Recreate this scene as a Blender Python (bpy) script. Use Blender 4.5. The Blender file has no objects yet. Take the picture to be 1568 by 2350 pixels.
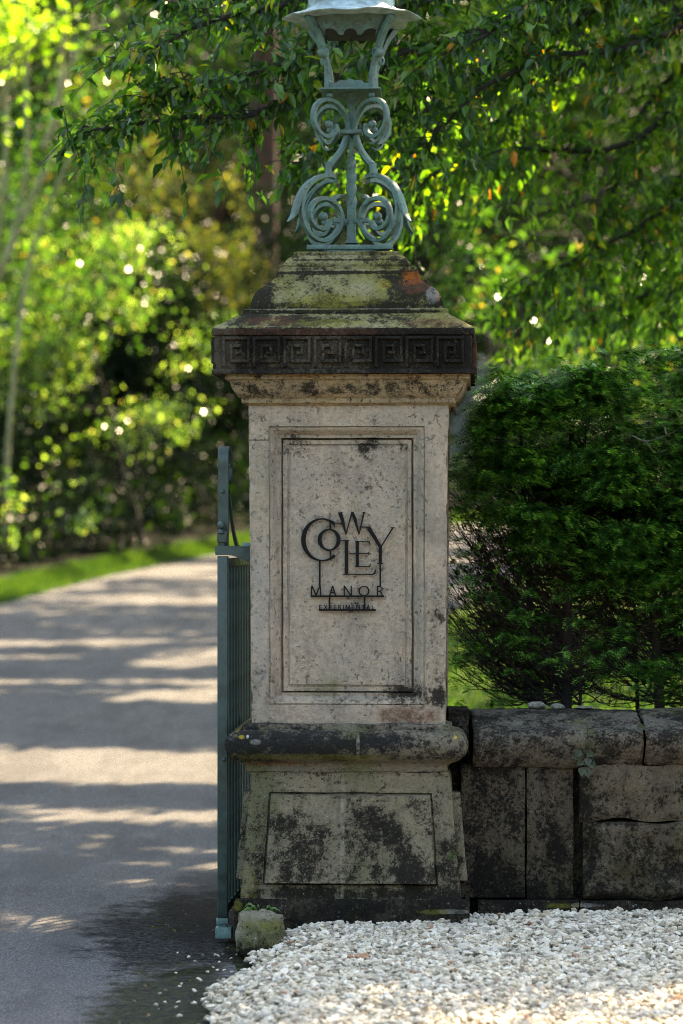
import bpy, bmesh, math, random
import numpy as np
from mathutils import Vector, Matrix, noise as mnoise

# ------------------------------------------------------------------ camera, world, sun, exposure
scene = bpy.context.scene
COL = scene.collection
F, D0, EYE, HOR = 6528.0, 10.88, 1.5, 1220.0      # focal length in design pixels, distance to the pillar, eye height, horizon row
cam_d = bpy.data.cameras.new("camera")
cam = bpy.data.objects.new("camera", cam_d)
COL.objects.link(cam)
cam.location = (0, -D0, EYE)
cam.rotation_euler = (math.radians(90), 0, 0)
cam_d.sensor_fit = 'VERTICAL'
cam_d.sensor_height = 36.0
cam_d.sensor_width = 24.0
cam_d.lens = 100.0
cam_d.shift_y = 45.0 / 2350.0
cam_d.clip_start = 0.1
cam_d.clip_end = 600
cam_d.dof.use_dof = True
cam_d.dof.focus_distance = 10.85
cam_d.dof.aperture_fstop = 2.2
scene.camera = cam

SUN_AZ, SUN_EL = math.radians(33), math.radians(41)     # azimuth measured from +Y (view direction) to +X
S = np.array([math.sin(SUN_AZ) * math.cos(SUN_EL), math.cos(SUN_AZ) * math.cos(SUN_EL), math.sin(SUN_EL)])
world = bpy.data.worlds.new("World")
scene.world = world
world.use_nodes = True
wn = world.node_tree
sky = wn.nodes.new('ShaderNodeTexSky')
sky.sky_type = 'NISHITA'
sky.sun_disc = False
sky.sun_elevation = SUN_EL
sky.sun_rotation = SUN_AZ
wn.links.new(sky.outputs[0], wn.nodes['Background'].inputs[0])
wn.nodes['Background'].inputs[1].default_value = 0.15
sun_d = bpy.data.lights.new("sun", 'SUN')
sun_d.energy = 3.7
sun_d.angle = math.radians(0.5)
sun_d.color = (1.0, 0.90, 0.74)
sun = bpy.data.objects.new("sun", sun_d)
COL.objects.link(sun)
sun.rotation_euler = Vector(S).to_track_quat('Z', 'Y').to_euler()
scene.view_settings.view_transform = 'Standard'
scene.view_settings.look = 'None'
scene.view_settings.exposure = 2.9
scene.view_settings.use_white_balance = True       # the camera's shade setting
scene.view_settings.white_balance_temperature = 8900
scene.view_settings.white_balance_tint = 12
scene.view_settings.gamma = 1.0
scene.cycles.max_bounces = 6
scene.cycles.diffuse_bounces = 3
scene.cycles.glossy_bounces = 2
scene.cycles.transmission_bounces = 3
scene.cycles.transparent_max_bounces = 4
scene.cycles.caustics_reflective = False
scene.cycles.caustics_refractive = False
scene.cycles.sample_clamp_indirect = 4.0
scene.cycles.sample_clamp_direct = 5.0
scene.cycles.use_denoising = True
scene.cycles.denoising_prefilter = 'NONE'
scene.cycles.use_adaptive_sampling = False
scene.cycles.filter_width = 1.05

rng = np.random.default_rng(7)
random.seed(7)


def W(xd, yd, Y):
    """design pixel (1568 x 2350) at depth Y -> world point"""
    k = (D0 + Y) / F
    return np.array([(xd - 784) * k, Y, EYE - (yd - HOR) * k])


# ------------------------------------------------------------------ helpers
def tag(o, label=None, cat=None, group=None, kind=None):
    if label: o['label'] = label
    if cat: o['category'] = cat
    if group: o['group'] = group
    if kind: o['kind'] = kind
    return o


def empty(name, loc=(0, 0, 0), rz=0.0, parent=None):
    o = bpy.data.objects.new(name, None)
    COL.objects.link(o)
    o.location = loc
    o.rotation_euler = (0, 0, rz)
    o.empty_display_size = 0.2
    if parent: o.parent = parent
    return o


def mesh_np(name, V, faces, mat=None, parent=None, smooth=False, sharp=None):
    """faces: list of integer arrays (n, k)"""
    me = bpy.data.meshes.new(name)
    V = np.asarray(V, dtype=np.float32)
    me.vertices.add(len(V))
    me.vertices.foreach_set('co', V.ravel())
    if not isinstance(faces, (list, tuple)): faces = [faces]
    faces = [np.asarray(f, dtype=np.int32) for f in faces if len(f)]
    loops = np.concatenate([f.ravel() for f in faces])
    tot = np.concatenate([np.full(len(f), f.shape[1], dtype=np.int32) for f in faces])
    st = np.concatenate([[0], np.cumsum(tot)[:-1]]).astype(np.int32)
    me.loops.add(len(loops))
    me.loops.foreach_set('vertex_index', loops)
    me.polygons.add(len(tot))
    me.polygons.foreach_set('loop_start', st)
    me.polygons.foreach_set('loop_total', tot)
    me.polygons.foreach_set('use_smooth', np.full(len(tot), bool(smooth)))
    me.update(calc_edges=True)
    me.validate()
    if sharp is not None:
        me.set_sharp_from_angle(angle=math.radians(sharp))
    o = bpy.data.objects.new(name, me)
    COL.objects.link(o)
    if mat: me.materials.append(mat)
    if parent: o.parent = parent
    return o


def vnoise(x, y, seed=0):
    """value noise 0..1"""
    x = np.asarray(x, float); y = np.asarray(y, float)
    xi = np.floor(x).astype(np.int64); yi = np.floor(y).astype(np.int64)
    fx = x - xi; fy = y - yi
    fx = fx * fx * (3 - 2 * fx); fy = fy * fy * (3 - 2 * fy)
    def h(a, b):
        n = (a * 374761393 + b * 668265263 + seed * 1442695041) & 0x7fffffff
        n = ((n ^ (n >> 13)) * 1274126177) & 0x7fffffff
        return ((n ^ (n >> 16)) & 0xffff) / 65535.0
    return (h(xi, yi) * (1 - fx) + h(xi + 1, yi) * fx) * (1 - fy) + (h(xi, yi + 1) * (1 - fx) + h(xi + 1, yi + 1) * fx) * fy


def fbm(x, y, seed=0, o=3):
    s = 0; a = 1; t = 0
    for k in range(o):
        s = s + a * vnoise(x * 2 ** k, y * 2 ** k, seed + k * 17); t += a; a *= .5
    return s / t


def catmull(pts, n):
    P = np.asarray(pts, float)
    P = np.vstack([2 * P[0] - P[1], P, 2 * P[-1] - P[-2]])
    out = []
    for i in range(1, len(P) - 2):
        t = np.linspace(0, 1, n, endpoint=False)[:, None]
        a, b, c, d = P[i - 1], P[i], P[i + 1], P[i + 2]
        out.append(.5 * (2 * b + (c - a) * t + (2 * a - 5 * b + 4 * c - d) * t ** 2 + (3 * b - a - 3 * c + d) * t ** 3))
    out.append(P[-2][None])
    return np.vstack(out)


def displace(V, amp, freq, seed=0.0):
    out = np.array(V, float)
    for i, p in enumerate(out):
        v = mnoise.noise_vector(Vector((p[0] * freq + seed, p[1] * freq, p[2] * freq)))
        w = mnoise.noise_vector(Vector((p[0] * freq * 4 + seed, p[1] * freq * 4, p[2] * freq * 4)))
        out[i] = p + amp * np.array(v) + amp * .45 * np.array(w)
    return out


# ------------------------------------------------------------------ material helpers
class M:
    def __init__(self, name):
        self.m = bpy.data.materials.new(name)
        self.m.use_nodes = True
        self.t = self.m.node_tree
        self.b = self.t.nodes['Principled BSDF']
        self.out = self.t.nodes['Material Output']

    def n(self, typ, **kw):
        nd = self.t.nodes.new(typ)
        for k, v in kw.items(): setattr(nd, k, v)
        return nd

    def put(self, sock, v):
        if isinstance(v, bpy.types.NodeSocket): self.t.links.new(v, sock)
        elif v is not None:
            if isinstance(v, (tuple, list)) and len(v) == 3 and sock.type == 'RGBA': v = (*v, 1)
            sock.default_value = v

    def coord(self, which='Object'):
        return self.n('ShaderNodeTexCoord').outputs[which]

    def pos(self):
        return self.n('ShaderNodeNewGeometry').outputs['Position']

    def scale(self, vec, s):
        nd = self.n('ShaderNodeMapping'); self.put(nd.inputs[0], vec); nd.inputs['Scale'].default_value = s
        return nd.outputs[0]

    def xyz(self, vec):
        nd = self.n('ShaderNodeSeparateXYZ'); self.put(nd.inputs[0], vec)
        return nd.outputs

    def noise(self, vec, sc, det=5, rough=.6, dist=0.0):
        nd = self.n('ShaderNodeTexNoise')
        self.put(nd.inputs['Vector'], vec)
        nd.inputs['Scale'].default_value = sc; nd.inputs['Detail'].default_value = det
        nd.inputs['Roughness'].default_value = rough; nd.inputs['Distortion'].default_value = dist
        return nd.outputs['Fac']

    def voro(self, vec, sc, feat='F1', out='Distance'):
        nd = self.n('ShaderNodeTexVoronoi', feature=feat)
        self.put(nd.inputs['Vector'], vec); nd.inputs['Scale'].default_value = sc
        return nd.outputs[out]

    def math(self, op, a, b=None, clamp=False):
        nd = self.n('ShaderNodeMath', operation=op, use_clamp=clamp)
        self.put(nd.inputs[0], a)
        if b is not None: self.put(nd.inputs[1], b)
        return nd.outputs[0]

    def rng(self, v, a, b, c=0.0, d=1.0, smooth=True):
        nd = self.n('ShaderNodeMapRange', interpolation_type='SMOOTHSTEP' if smooth else 'LINEAR')
        self.put(nd.inputs[0], v)
        for i, q in enumerate((a, b, c, d)): nd.inputs[i + 1].default_value = q
        return nd.outputs[0]

    def mix(self, f, a, b, mode='MIX'):
        nd = self.n('ShaderNodeMix', data_type='RGBA', blend_type=mode)
        self.put(nd.inputs[0], f); self.put(nd.inputs[6], a); self.put(nd.inputs[7], b)
        return nd.outputs[2]

    def ramp(self, f, stops, interp='LINEAR'):
        nd = self.n('ShaderNodeValToRGB'); self.put(nd.inputs[0], f)
        cr = nd.color_ramp; cr.interpolation = interp
        while len(cr.elements) < len(stops): cr.elements.new(.5)
        for e, (p, c) in zip(cr.elements, stops):
            e.position = p; e.color = (*c, 1)
        return nd.outputs[0]

    def bump(self, h, strength=.5, dist=.005, normal=None):
        nd = self.n('ShaderNodeBump'); self.put(nd.inputs['Height'], h)
        nd.inputs['Strength'].default_value = strength; nd.inputs['Distance'].default_value = dist
        if normal: self.put(nd.inputs['Normal'], normal)
        return nd.outputs[0]

    def blob(self, vec, cx, cz, rx, rz, wob=.9, soft=.35, sc=9):
        """own-shaped stain or painted ledge shadow: an irregular ellipse in the x/z plane of the thing"""
        x, y, z = self.xyz(vec)
        a = self.math('DIVIDE', self.math('SUBTRACT', x, cx), rx)
        b = self.math('DIVIDE', self.math('SUBTRACT', z, cz), rz)
        d = self.math('SQRT', self.math('ADD', self.math('MULTIPLY', a, a), self.math('MULTIPLY', b, b)))
        n = self.math('MULTIPLY', self.math('SUBTRACT', self.noise(vec, sc, 6, .7), .5), wob * 2)
        return self.rng(self.math('ADD', d, n), 1 + soft, 1 - soft)


def stone_mat(name, light=(.40, .345, .27), grey=(.30, .28, .245), dark=.3, darkcol=(.006, .0055, .0045), moss=.15, mosscol=(.10, .105, .03),
              pale=.2, palecol=(.52, .50, .43), dscale=9.0, blobs=(), bump=1.0, streak=0.0, pits=.5):
    m = M(name)
    v = m.coord()
    base = m.mix(m.rng(m.noise(v, 4.2, 6, .7), .40, .60), light, grey)
    base = m.mix(m.rng(m.noise(m.scale(v, (1, 1, .3)), 9, 6, .75), .47, .66, 0, .55), base, tuple(c * .52 for c in grey))
    base = m.mix(m.rng(m.noise(v, 60, 5, .8), .42, .66, 0, .6), base, tuple(c * .48 for c in light))
    base = m.mix(m.rng(m.noise(v, 22, 5, .75), .54, .68, 0, .45), base, tuple(min(1, c * 1.35) for c in grey))
    # green film
    g = m.rng(m.noise(m.scale(v, (1, 1, .55)), 4.1, 6, .65), .62 - moss * .5, .80 - moss * .5, 0, .75)
    base = m.mix(g, base, mosscol)
    # black crust: broad noise, broken up by a fine one
    nb = m.rng(m.noise(v, dscale * .8, 4, .6, .3), .28, .72, smooth=False)
    nm = m.rng(m.noise(v, dscale * 3.6, 5, .75), .28, .72, smooth=False)
    nf = m.rng(m.noise(v, dscale * 11, 5, .8), .28, .72, smooth=False)
    s = m.math('ADD', m.math('ADD', m.math('MULTIPLY', nb, .38), m.math('MULTIPLY', nm, .28)), m.math('MULTIPLY', nf, .34))
    if streak:
        s = m.math('ADD', s, m.math('MULTIPLY', m.math('SUBTRACT', m.noise(m.scale(v, (1, 1, .16)), 14, 5, .6), .5), streak))
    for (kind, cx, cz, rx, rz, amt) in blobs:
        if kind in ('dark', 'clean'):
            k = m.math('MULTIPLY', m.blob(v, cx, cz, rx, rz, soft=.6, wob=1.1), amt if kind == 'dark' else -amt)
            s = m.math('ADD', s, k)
    th = .80 - dark * .50
    grime = m.rng(s, th - .20, th + .04)
    base = m.mix(m.math('MULTIPLY', grime, .50), base, tuple(q * .30 for q in light))
    crust = m.rng(s, th - .05, th + .09)
    base = m.mix(m.math('MULTIPLY', crust, .90), base, m.mix(m.rng(nf, .3, .9), darkcol, tuple(q * 2.6 for q in darkcol)))
    # pale lichen flecks
    pl = m.math('MULTIPLY', m.rng(m.noise(v, 95, 4, .8), .60, .70), m.rng(m.noise(v, 10, 4, .7), .56 - pale * .3, .66 - pale * .3))
    base = m.mix(m.math('MULTIPLY', pl, .75), base, palecol)
    pits_v = m.math('MULTIPLY', m.rng(m.noise(v, 62, 3, .65), .40, .33), m.rng(m.noise(v, 7, 3, .6), .34, .52))
    base = m.mix(m.math('MULTIPLY', pits_v, pits), base, (.03, .026, .02))
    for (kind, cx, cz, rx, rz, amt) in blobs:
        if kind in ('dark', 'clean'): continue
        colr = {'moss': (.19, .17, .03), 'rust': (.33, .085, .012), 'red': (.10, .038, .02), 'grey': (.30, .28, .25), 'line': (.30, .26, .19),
                'yellow': (.55, .38, .03), 'green': (.06, .10, .02), 'taupe': (.16, .14, .12), 'white': (.6, .58, .52)}[kind]
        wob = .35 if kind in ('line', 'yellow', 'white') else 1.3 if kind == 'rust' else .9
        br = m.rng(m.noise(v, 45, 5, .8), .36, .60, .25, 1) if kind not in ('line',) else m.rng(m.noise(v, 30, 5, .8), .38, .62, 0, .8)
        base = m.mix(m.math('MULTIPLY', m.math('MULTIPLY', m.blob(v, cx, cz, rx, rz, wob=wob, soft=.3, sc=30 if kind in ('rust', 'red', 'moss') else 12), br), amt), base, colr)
    m.put(m.b.inputs['Base Color'], base)
    m.b.inputs['Roughness'].default_value = .95
    m.b.inputs['Specular IOR Level'].default_value = .12
    h = m.math('ADD', m.math('MULTIPLY', m.noise(v, 130, 6, .75), .5), m.math('MULTIPLY', m.noise(v, 26, 6, .7), 1.0))
    h = m.math('SUBTRACT', h, m.math('MULTIPLY', pits_v, .7))
    h = m.math('ADD', h, m.math('MULTIPLY', crust, .12))
    m.put(m.b.inputs['Normal'], m.bump(h, .9 * bump, .011))
    return m.m


def leaf_mat(name, stops, trans=.45, rough=.42, tcol=1.6, spec=.5):
    """stops: colour ramp over a per-leaf random value"""
    m = M(name)
    r = m.n('ShaderNodeNewGeometry').outputs['Random Per Island']
    c = m.ramp(r, stops)
    m.put(m.b.inputs['Base Color'], c)
    m.b.inputs['Roughness'].default_value = rough
    m.b.inputs['Specular IOR Level'].default_value = spec
    tr = m.n('ShaderNodeBsdfTranslucent')
    tc = m.mix(1.0, c, (tcol * .86, tcol * 1.05, tcol * .45), 'MULTIPLY')
    m.put(tr.inputs[0], tc)
    mx = m.n('ShaderNodeMixShader'); mx.inputs[0].default_value = trans
    m.t.links.new(m.b.outputs[0], mx.inputs[1]); m.t.links.new(tr.outputs[0], mx.inputs[2])
    m.t.links.new(mx.outputs[0], m.out.inputs[0])
    return m.m


def bark_mat(name, a, b, sc=30):
    m = M(name)
    v = m.coord()
    n = m.noise(m.scale(v, (1, 1, .25)), sc, 6, .7)
    m.put(m.b.inputs['Base Color'], m.mix(m.rng(n, .35, .65), a, b))
    m.b.inputs['Roughness'].default_value = .9
    m.put(m.b.inputs['Normal'], m.bump(n, .8, .02))
    return m.m


def paint_mat(name, base, rough=.42, worn=.3):
    m = M(name)
    v = m.coord()
    n = m.noise(v, 18, 6, .7)
    c = m.mix(m.rng(n, .35, .65), tuple(x * .75 for x in base), tuple(x * 1.6 for x in base))
    c = m.mix(m.math('MULTIPLY', m.rng(m.noise(v, 60, 6, .8), .55, .62), worn), c, tuple(q * .30 for q in base))
    c = m.mix(m.math('MULTIPLY', m.rng(m.noise(v, 33, 6, .85), .60, .64), worn * .8), c, (.075, .035, .018))
    c = m.mix(m.math('MULTIPLY', m.rng(m.noise(v, 42, 6, .8, .5), .58, .66), worn * .7), c, tuple(min(.4, q * 2.6) for q in base))
    c = m.mix(m.math('MULTIPLY', m.rng(m.noise(v, 6, 5, .7), .55, .72), .45), c, (.09, .11, .075))
    m.put(m.b.inputs['Base Color'], c)
    m.put(m.b.inputs['Roughness'], m.rng(n, .3, .7, rough - .08, rough + .2))
    m.put(m.b.inputs['Normal'], m.bump(m.math('ADD', m.noise(v, 160, 4, .6), m.math('MULTIPLY', n, .7)), .35, .0025))
    return m.m


# ------------------------------------------------------------------ terrain
RC = catmull([(-2.95, -16), (-2.95, -8), (-2.95, 0), (-2.75, 7), (-2.1, 13), (-1.25, 18.5), (.0, 24), (2.4, 29.5), (6.8, 33.5), (13, 36.5), (26, 39.5), (45, 43)], 10)
RHW = 2.4


def road_dist(x, y):
    """signed distance to the road's centre line (+ right of it)"""
    x = np.asarray(x, float); y = np.asarray(y, float)
    best = np.full(x.shape, 1e9); sgn = np.ones(x.shape)
    for a, b in zip(RC[:-1], RC[1:]):
        d = b - a; L = d @ d
        t = np.clip(((x - a[0]) * d[0] + (y - a[1]) * d[1]) / L, 0, 1)
        px = a[0] + t * d[0]; py = a[1] + t * d[1]
        q = np.hypot(x - px, y - py)
        c = d[0] * (y - a[1]) - d[1] * (x - a[0])
        upd = q < best
        best = np.where(upd, q, best); sgn = np.where(upd, np.where(c < 0, 1, -1), sgn)
    return best * sgn


def zroad(y):
    y = np.asarray(y, float)
    t = np.maximum(0, y - 1.5)
    return -.07 +   .0515 * np.where(t < 3, t * t / 6, t - 1.5) + .0006 * np.clip(y - 15, 0, 30) ** 2


def sstep(a, b, v):
    t = np.clip((v - a) / (b - a), 0, 1)
    return t * t * (3 - 2 * t)


def zground(x, y):
    x = np.asarray(x, float); y = np.asarray(y, float)
    r = road_dist(x, y)
    z = zroad(y) - .05 + sstep(RHW - .02, RHW + .45, np.abs(r)) * .13
    left = np.maximum(0, -r - RHW - 1.6)
    z = z + .22 * left * sstep(4, 14, y)
    z = z + np.minimum(.42 * np.maximum(0, y - 41 - .25 * x), 26)
    z = z + (fbm(x * .5, y * .5, 3) - .5) * .12 * sstep(RHW + .5, RHW + 2, np.abs(r))
    near = sstep(-.9, -.5, x) * (1 - sstep(1.5, 3.5, y))
    z = z * (1 - near) + near * (-.088)
    return z


m = M('ground_material')
v = m.pos()
lawn = m.mix(m.rng(m.noise(v, 1.3, 6, .7), .35, .65), (.05, .10, .018), (.095, .135, .025))
lawn = m.mix(m.rng(m.noise(v, 14, 5, .7), .3, .7, 0, .6), lawn, (.045, .085, .012))
dirt = m.mix(m.rng(m.noise(v, 3, 6, .7), .35, .65), (.007, .010, .004), (.005, .006, .003))
xx, yy, zz = m.xyz(v)
neard = m.math('MULTIPLY', m.rng(yy, 3.2, 1.6), m.rng(xx, -2.0, -1.0))
at = m.n('ShaderNodeAttribute'); at.attribute_name = 'bare_soil'; far = at.outputs['Fac']
moss_ = m.mix(m.rng(m.noise(v, 20, 6, .75), .52, .62), (.008, .007, .005), (.028, .036, .006))
moss_ = m.mix(m.rng(m.noise(v, 110, 4, .8), .60, .66), moss_, (.12, .11, .09))
m.put(m.b.inputs['Base Color'], m.mix(neard, m.mix(far, lawn, dirt), moss_))
m.b.inputs['Roughness'].default_value = 1
m.b.inputs['Specular IOR Level'].default_value = .1
m.put(m.b.inputs['Normal'], m.bump(m.noise(v, 22, 5, .7), .8, .05))
ground_mat = m.m


def axis(a, b, fine_a, fine_b, fine, coarse):
    out = [a]
    while out[-1] < b:
        x = out[-1]
        d = 0 if fine_a <= x <= fine_b else min(abs(x - fine_a), abs(x - fine_b))
        out.append(x + min(coarse, fine + d * .12))
    return np.array(out)


gx = axis(-110, 110, -8, 12, .30, 6)
gy = axis(-22, 160, -3, 40, .35, 6)
GX, GY = np.meshgrid(gx, gy)
GZ = zground(GX.ravel(), GY.ravel())
V = np.stack([GX.ravel(), GY.ravel(), GZ], 1)
nx, ny = len(gx), len(gy)
I = np.arange(nx * ny).reshape(ny, nx)
Fq = np.stack([I[:-1, :-1].ravel(), I[:-1, 1:].ravel(), I[1:, 1:].ravel(), I[1:, :-1].ravel()], 1)
go = tag(mesh_np('ground', V, Fq, ground_mat, smooth=True), kind='structure')
rdv = road_dist(V[:, 0], V[:, 1])
soil = np.maximum(sstep(36, 39, V[:, 1] - .25 * V[:, 0]), sstep(.45, .75, -rdv - RHW + (vnoise(V[:, 0] * 2, V[:, 1] * 2, 8) - .5) * .3) * sstep(10, 12, V[:, 1]))
soil = np.maximum(soil, sstep(1.5, 4.0, rdv - RHW) * sstep(24, 28, V[:, 1]) * .8)
at_ = go.data.attributes.new('bare_soil', 'FLOAT', 'POINT'); at_.data.foreach_set('value', soil.astype(np.float32))

# road
m = M('road_material')
v = m.pos()
big = m.noise(v, .9, 5, .6)
c = m.mix(m.rng(big, .3, .7), (.098, .097, .098), (.145, .140, .136))
c = m.mix(m.rng(m.noise(v, 95, 4, .8), .50, .60, 0, .75), c, (.36, .34, .315))
c = m.mix(m.rng(m.noise(v, 120, 4, .8), .48, .38, 0, .9), c, (.035, .035, .036))
c = m.mix(m.rng(m.noise(m.scale(v, (1, .6, 1)), 22, 6, .8), .58, .68, 0, .7), c, (.045, .04, .035))
c = m.mix(m.rng(m.noise(v, 7, 6, .75), .62, .70, 0, .5), c, (.09, .085, .075))
xx, yy, zz = m.xyz(v)
# dark mossy dirt that gathers at the foot of the gate post and along the pebbles
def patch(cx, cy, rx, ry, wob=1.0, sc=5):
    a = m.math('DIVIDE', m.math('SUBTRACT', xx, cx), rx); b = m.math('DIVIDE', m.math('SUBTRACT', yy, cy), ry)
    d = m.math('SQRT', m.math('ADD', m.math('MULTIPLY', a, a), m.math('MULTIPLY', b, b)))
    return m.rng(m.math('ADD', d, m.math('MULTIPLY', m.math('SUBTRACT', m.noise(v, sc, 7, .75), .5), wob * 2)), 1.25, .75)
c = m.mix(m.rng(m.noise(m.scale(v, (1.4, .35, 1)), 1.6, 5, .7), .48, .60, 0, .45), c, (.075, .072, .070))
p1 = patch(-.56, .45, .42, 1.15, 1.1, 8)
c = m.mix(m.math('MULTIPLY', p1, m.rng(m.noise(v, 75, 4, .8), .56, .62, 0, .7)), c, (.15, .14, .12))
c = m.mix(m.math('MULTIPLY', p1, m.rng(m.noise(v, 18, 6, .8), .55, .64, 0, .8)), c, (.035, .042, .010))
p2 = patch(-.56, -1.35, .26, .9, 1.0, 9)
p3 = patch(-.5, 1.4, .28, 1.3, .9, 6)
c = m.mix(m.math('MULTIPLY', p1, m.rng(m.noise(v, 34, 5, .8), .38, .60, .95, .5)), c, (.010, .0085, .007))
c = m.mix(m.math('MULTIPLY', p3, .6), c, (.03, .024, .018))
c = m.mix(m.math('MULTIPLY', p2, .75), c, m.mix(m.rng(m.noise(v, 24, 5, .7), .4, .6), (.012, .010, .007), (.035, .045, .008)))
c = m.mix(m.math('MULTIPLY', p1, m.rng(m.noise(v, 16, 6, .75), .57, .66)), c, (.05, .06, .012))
m.put(m.b.inputs['Base Color'], c)
m.b.inputs['Roughness'].default_value = .93
m.put(m.b.inputs['Specular IOR Level'], m.math('SUBTRACT', .22, m.math('MULTIPLY', m.math('MAXIMUM', p1, p2), .18)))
m.put(m.b.inputs['Normal'], m.bump(m.math('ADD', m.noise(v, 150, 4, .75), m.math('MULTIPLY', m.noise(v, 20, 5, .7), 1.2)), 1.0, .015))
road_mat = m.m
C2 = catmull(RC, 4)
dC = np.gradient(C2, axis=0); dC /= np.linalg.norm(dC, axis=1)[:, None]
nr = np.stack([dC[:, 1], -dC[:, 0]], 1)
us = np.linspace(-RHW, RHW, 25)
V = []
for i in range(len(C2)):
    for u in us:
        w = 0.0
        if abs(u) > RHW - .01: w = (vnoise(i * .35, 3.0 if u < 0 else 9.0) - .5) * .16
        if u > RHW - .01: w += .24 * float(1 - sstep(2, 5, C2[i][1]))
        p = C2[i] + nr[i] * (u + w)
        z = float(zroad(p[1])) - (u / RHW) ** 2 * .02 + (fbm(p[0] * .8, p[1] * .8, 5) - .5) * .012
        V.append((p[0], p[1], z))
n = len(us)
I = np.arange(len(V)).reshape(-1, n)
Fq = np.stack([I[:-1, :-1].ravel(), I[:-1, 1:].ravel(), I[1:, 1:].ravel(), I[1:, :-1].ravel()], 1)
tag(mesh_np('road', V, Fq, road_mat, smooth=True), kind='structure')

# ------------------------------------------------------------------ where sunlight gets through the trees
# (leaves are simply not grown on the sun's paths to these places, as in a crown with holes)
def want_light(x, y):
    """0..1 how open the canopy is toward the sun for a spot on the ground"""
    stripe = fbm(x * .45 + 3 + .25 * y, y * 2.6, 21, 4)
    fine = fbm(x * .8, y * 4.2, 31, 3)
    o = np.zeros_like(x)
    b = lambda a, c, s=.25: sstep(a - s, a + s, y) * (1 - sstep(c - s, c + s, y))
    o = np.maximum(o, b(17, 34, .8) * sstep(.50, .54, stripe))
    o = np.maximum(o, b(10.0, 17, .4) * sstep(.49, .52, stripe))
    o = np.maximum(o, b(5.4, 7.1, .12) * sstep(.22, .28, stripe))
    o = np.maximum(o, b(1.8, 5.3, .2) * sstep(.55, .59, fine))
    o = np.maximum(o, b(-.9, 1.8, .2) * sstep(.66, .71, fine))
    o = np.maximum(o, (1 - sstep(-1.0, -.7, y)) * sstep(.66, .72, fine) * .7)
    o = o * (1 - sstep(-2.6, -2.2, x) * sstep(-1.6, -1.2, y) * (1 - sstep(1.5, 2.0, y)))
    rd = road_dist(x, y)
    o = np.maximum(o, (sstep(-4.6, -4.2, rd) * (1 - sstep(-2.5, -2.2, rd))) * sstep(15, 16, y) * (1 - sstep(33, 34, y)) * (.75 + .25 * sstep(.40, .46, stripe)))
    right = sstep(-.4, .1, x)
    g = (1 - sstep(-1.6, -1.1, y)) * sstep(.40, .52, fine) * sstep(-.1, .4, x)
    lawn = sstep(3.0, 5.0, y) * sstep(.50, .54, stripe)
    o = o * (1 - right) + right * np.maximum(g, lawn)
    return o


TARGETS = []       # (point, radius): things that the sun reaches


def keep_leaves(P, tol=0.5):
    P = np.asarray(P, float)
    g = P[:, :2].copy()
    for _ in range(3):
        h = (P[:, 2] - zroad(g[:, 1])) / S[2]
        g = P[:, :2] - S[None, :2] * h[:, None]
    lit = want_light(g[:, 0], g[:, 1])
    k = rng.random(len(P)) > lit * 1.02
    glow = np.zeros(len(P), bool)
    for i, (c, r) in enumerate(TARGETS):
        d = P - c
        t = d @ S
        q = np.linalg.norm(d - t[:, None] * S, axis=1)
        k &= ~((t > r * 1.3) & (q < r))
        if i < 6: glow |= (t > r * 1.3) & (q < r)
    # crown shaped to block the sun: leaves over these drive areas always stay
    k |= (g[:, 0] > -2.6) & (g[:, 0] < -.3) & (g[:, 1] > -1.7) & (g[:, 1] < 1.8) & ~glow
    k |= (g[:, 0] > -5) & (g[:, 0] < -.5) & (g[:, 1] > 7.5) & (g[:, 1] < 9.6)
    return k


for xd, yd, Y, r in [(985, 300, 3.8, .6), (1080, 250, 3.8, .4), (940, 430, 3.8, .45), (1290, 160, 4.4, .3), (1245, 90, 4.2, .25), (1000, 480, 4.0, .22),
                     (60, 60, 17, 1.7), (120, 40, 17, 1.2), (20, 250, 17, .8), (20, 420, 22, .8), (330, 640, 25, 1.1), (230, 560, 25, .9), (430, 760, 24, .9), (70, 540, 25, .6),
                     (380, 900, 23, .35), (130, 1100, 21, .45), (130, 250, 21, .9), (480, 480, 30, .9), (350, 420, 32, .9),
                     (1200, 620, 17, .6), (1500, 850, 13, .7), (1290, 500, 15, .5), (1420, 420, 16, .5), (1530, 620, 12, .5), (880, 480, 2.0, .0),
                     (420, 1230, 24, .7), (60, 1200, 21, .3)]:
    if r > 0: TARGETS.append((W(xd, yd, Y), r))
for q_ in [(330, 420), (440, 500), (520, 380), (400, 640), (520, 620), (250, 300), (420, 260), (300, 520), (480, 560)]: TARGETS.append((W(q_[0], q_[1], 33.5), .5))
for (xa, xb, ya, yb, Ya, Yb, ra, rb, nn) in [(0, 520, 450, 1000, 22, 26, .15, .35, 18), (900, 1568, 0, 850, 11, 20, .18, .4, 30), (860, 1250, 180, 640, 3.4, 4.6, .12, .26, 12), (1200, 1568, 0, 700, 3.8, 5.4, .10, .22, 12),
                                             (0, 560, 150, 700, 22, 34, .3, .6, 22), (0, 480, 950, 1250, 20, 29, .12, .3, 16), (880, 1100, 400, 900, 22, 30, .2, .5, 8), (200, 860, 0, 500, 30, 42, .4, .9, 18), (1000, 1568, 350, 900, 12, 18, .2, .4, 24)]:
    for _ in range(nn): TARGETS.append((W(rng.uniform(xa, xb), rng.uniform(ya, yb), rng.uniform(Ya, Yb)), rng.uniform(ra, rb)))


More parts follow.
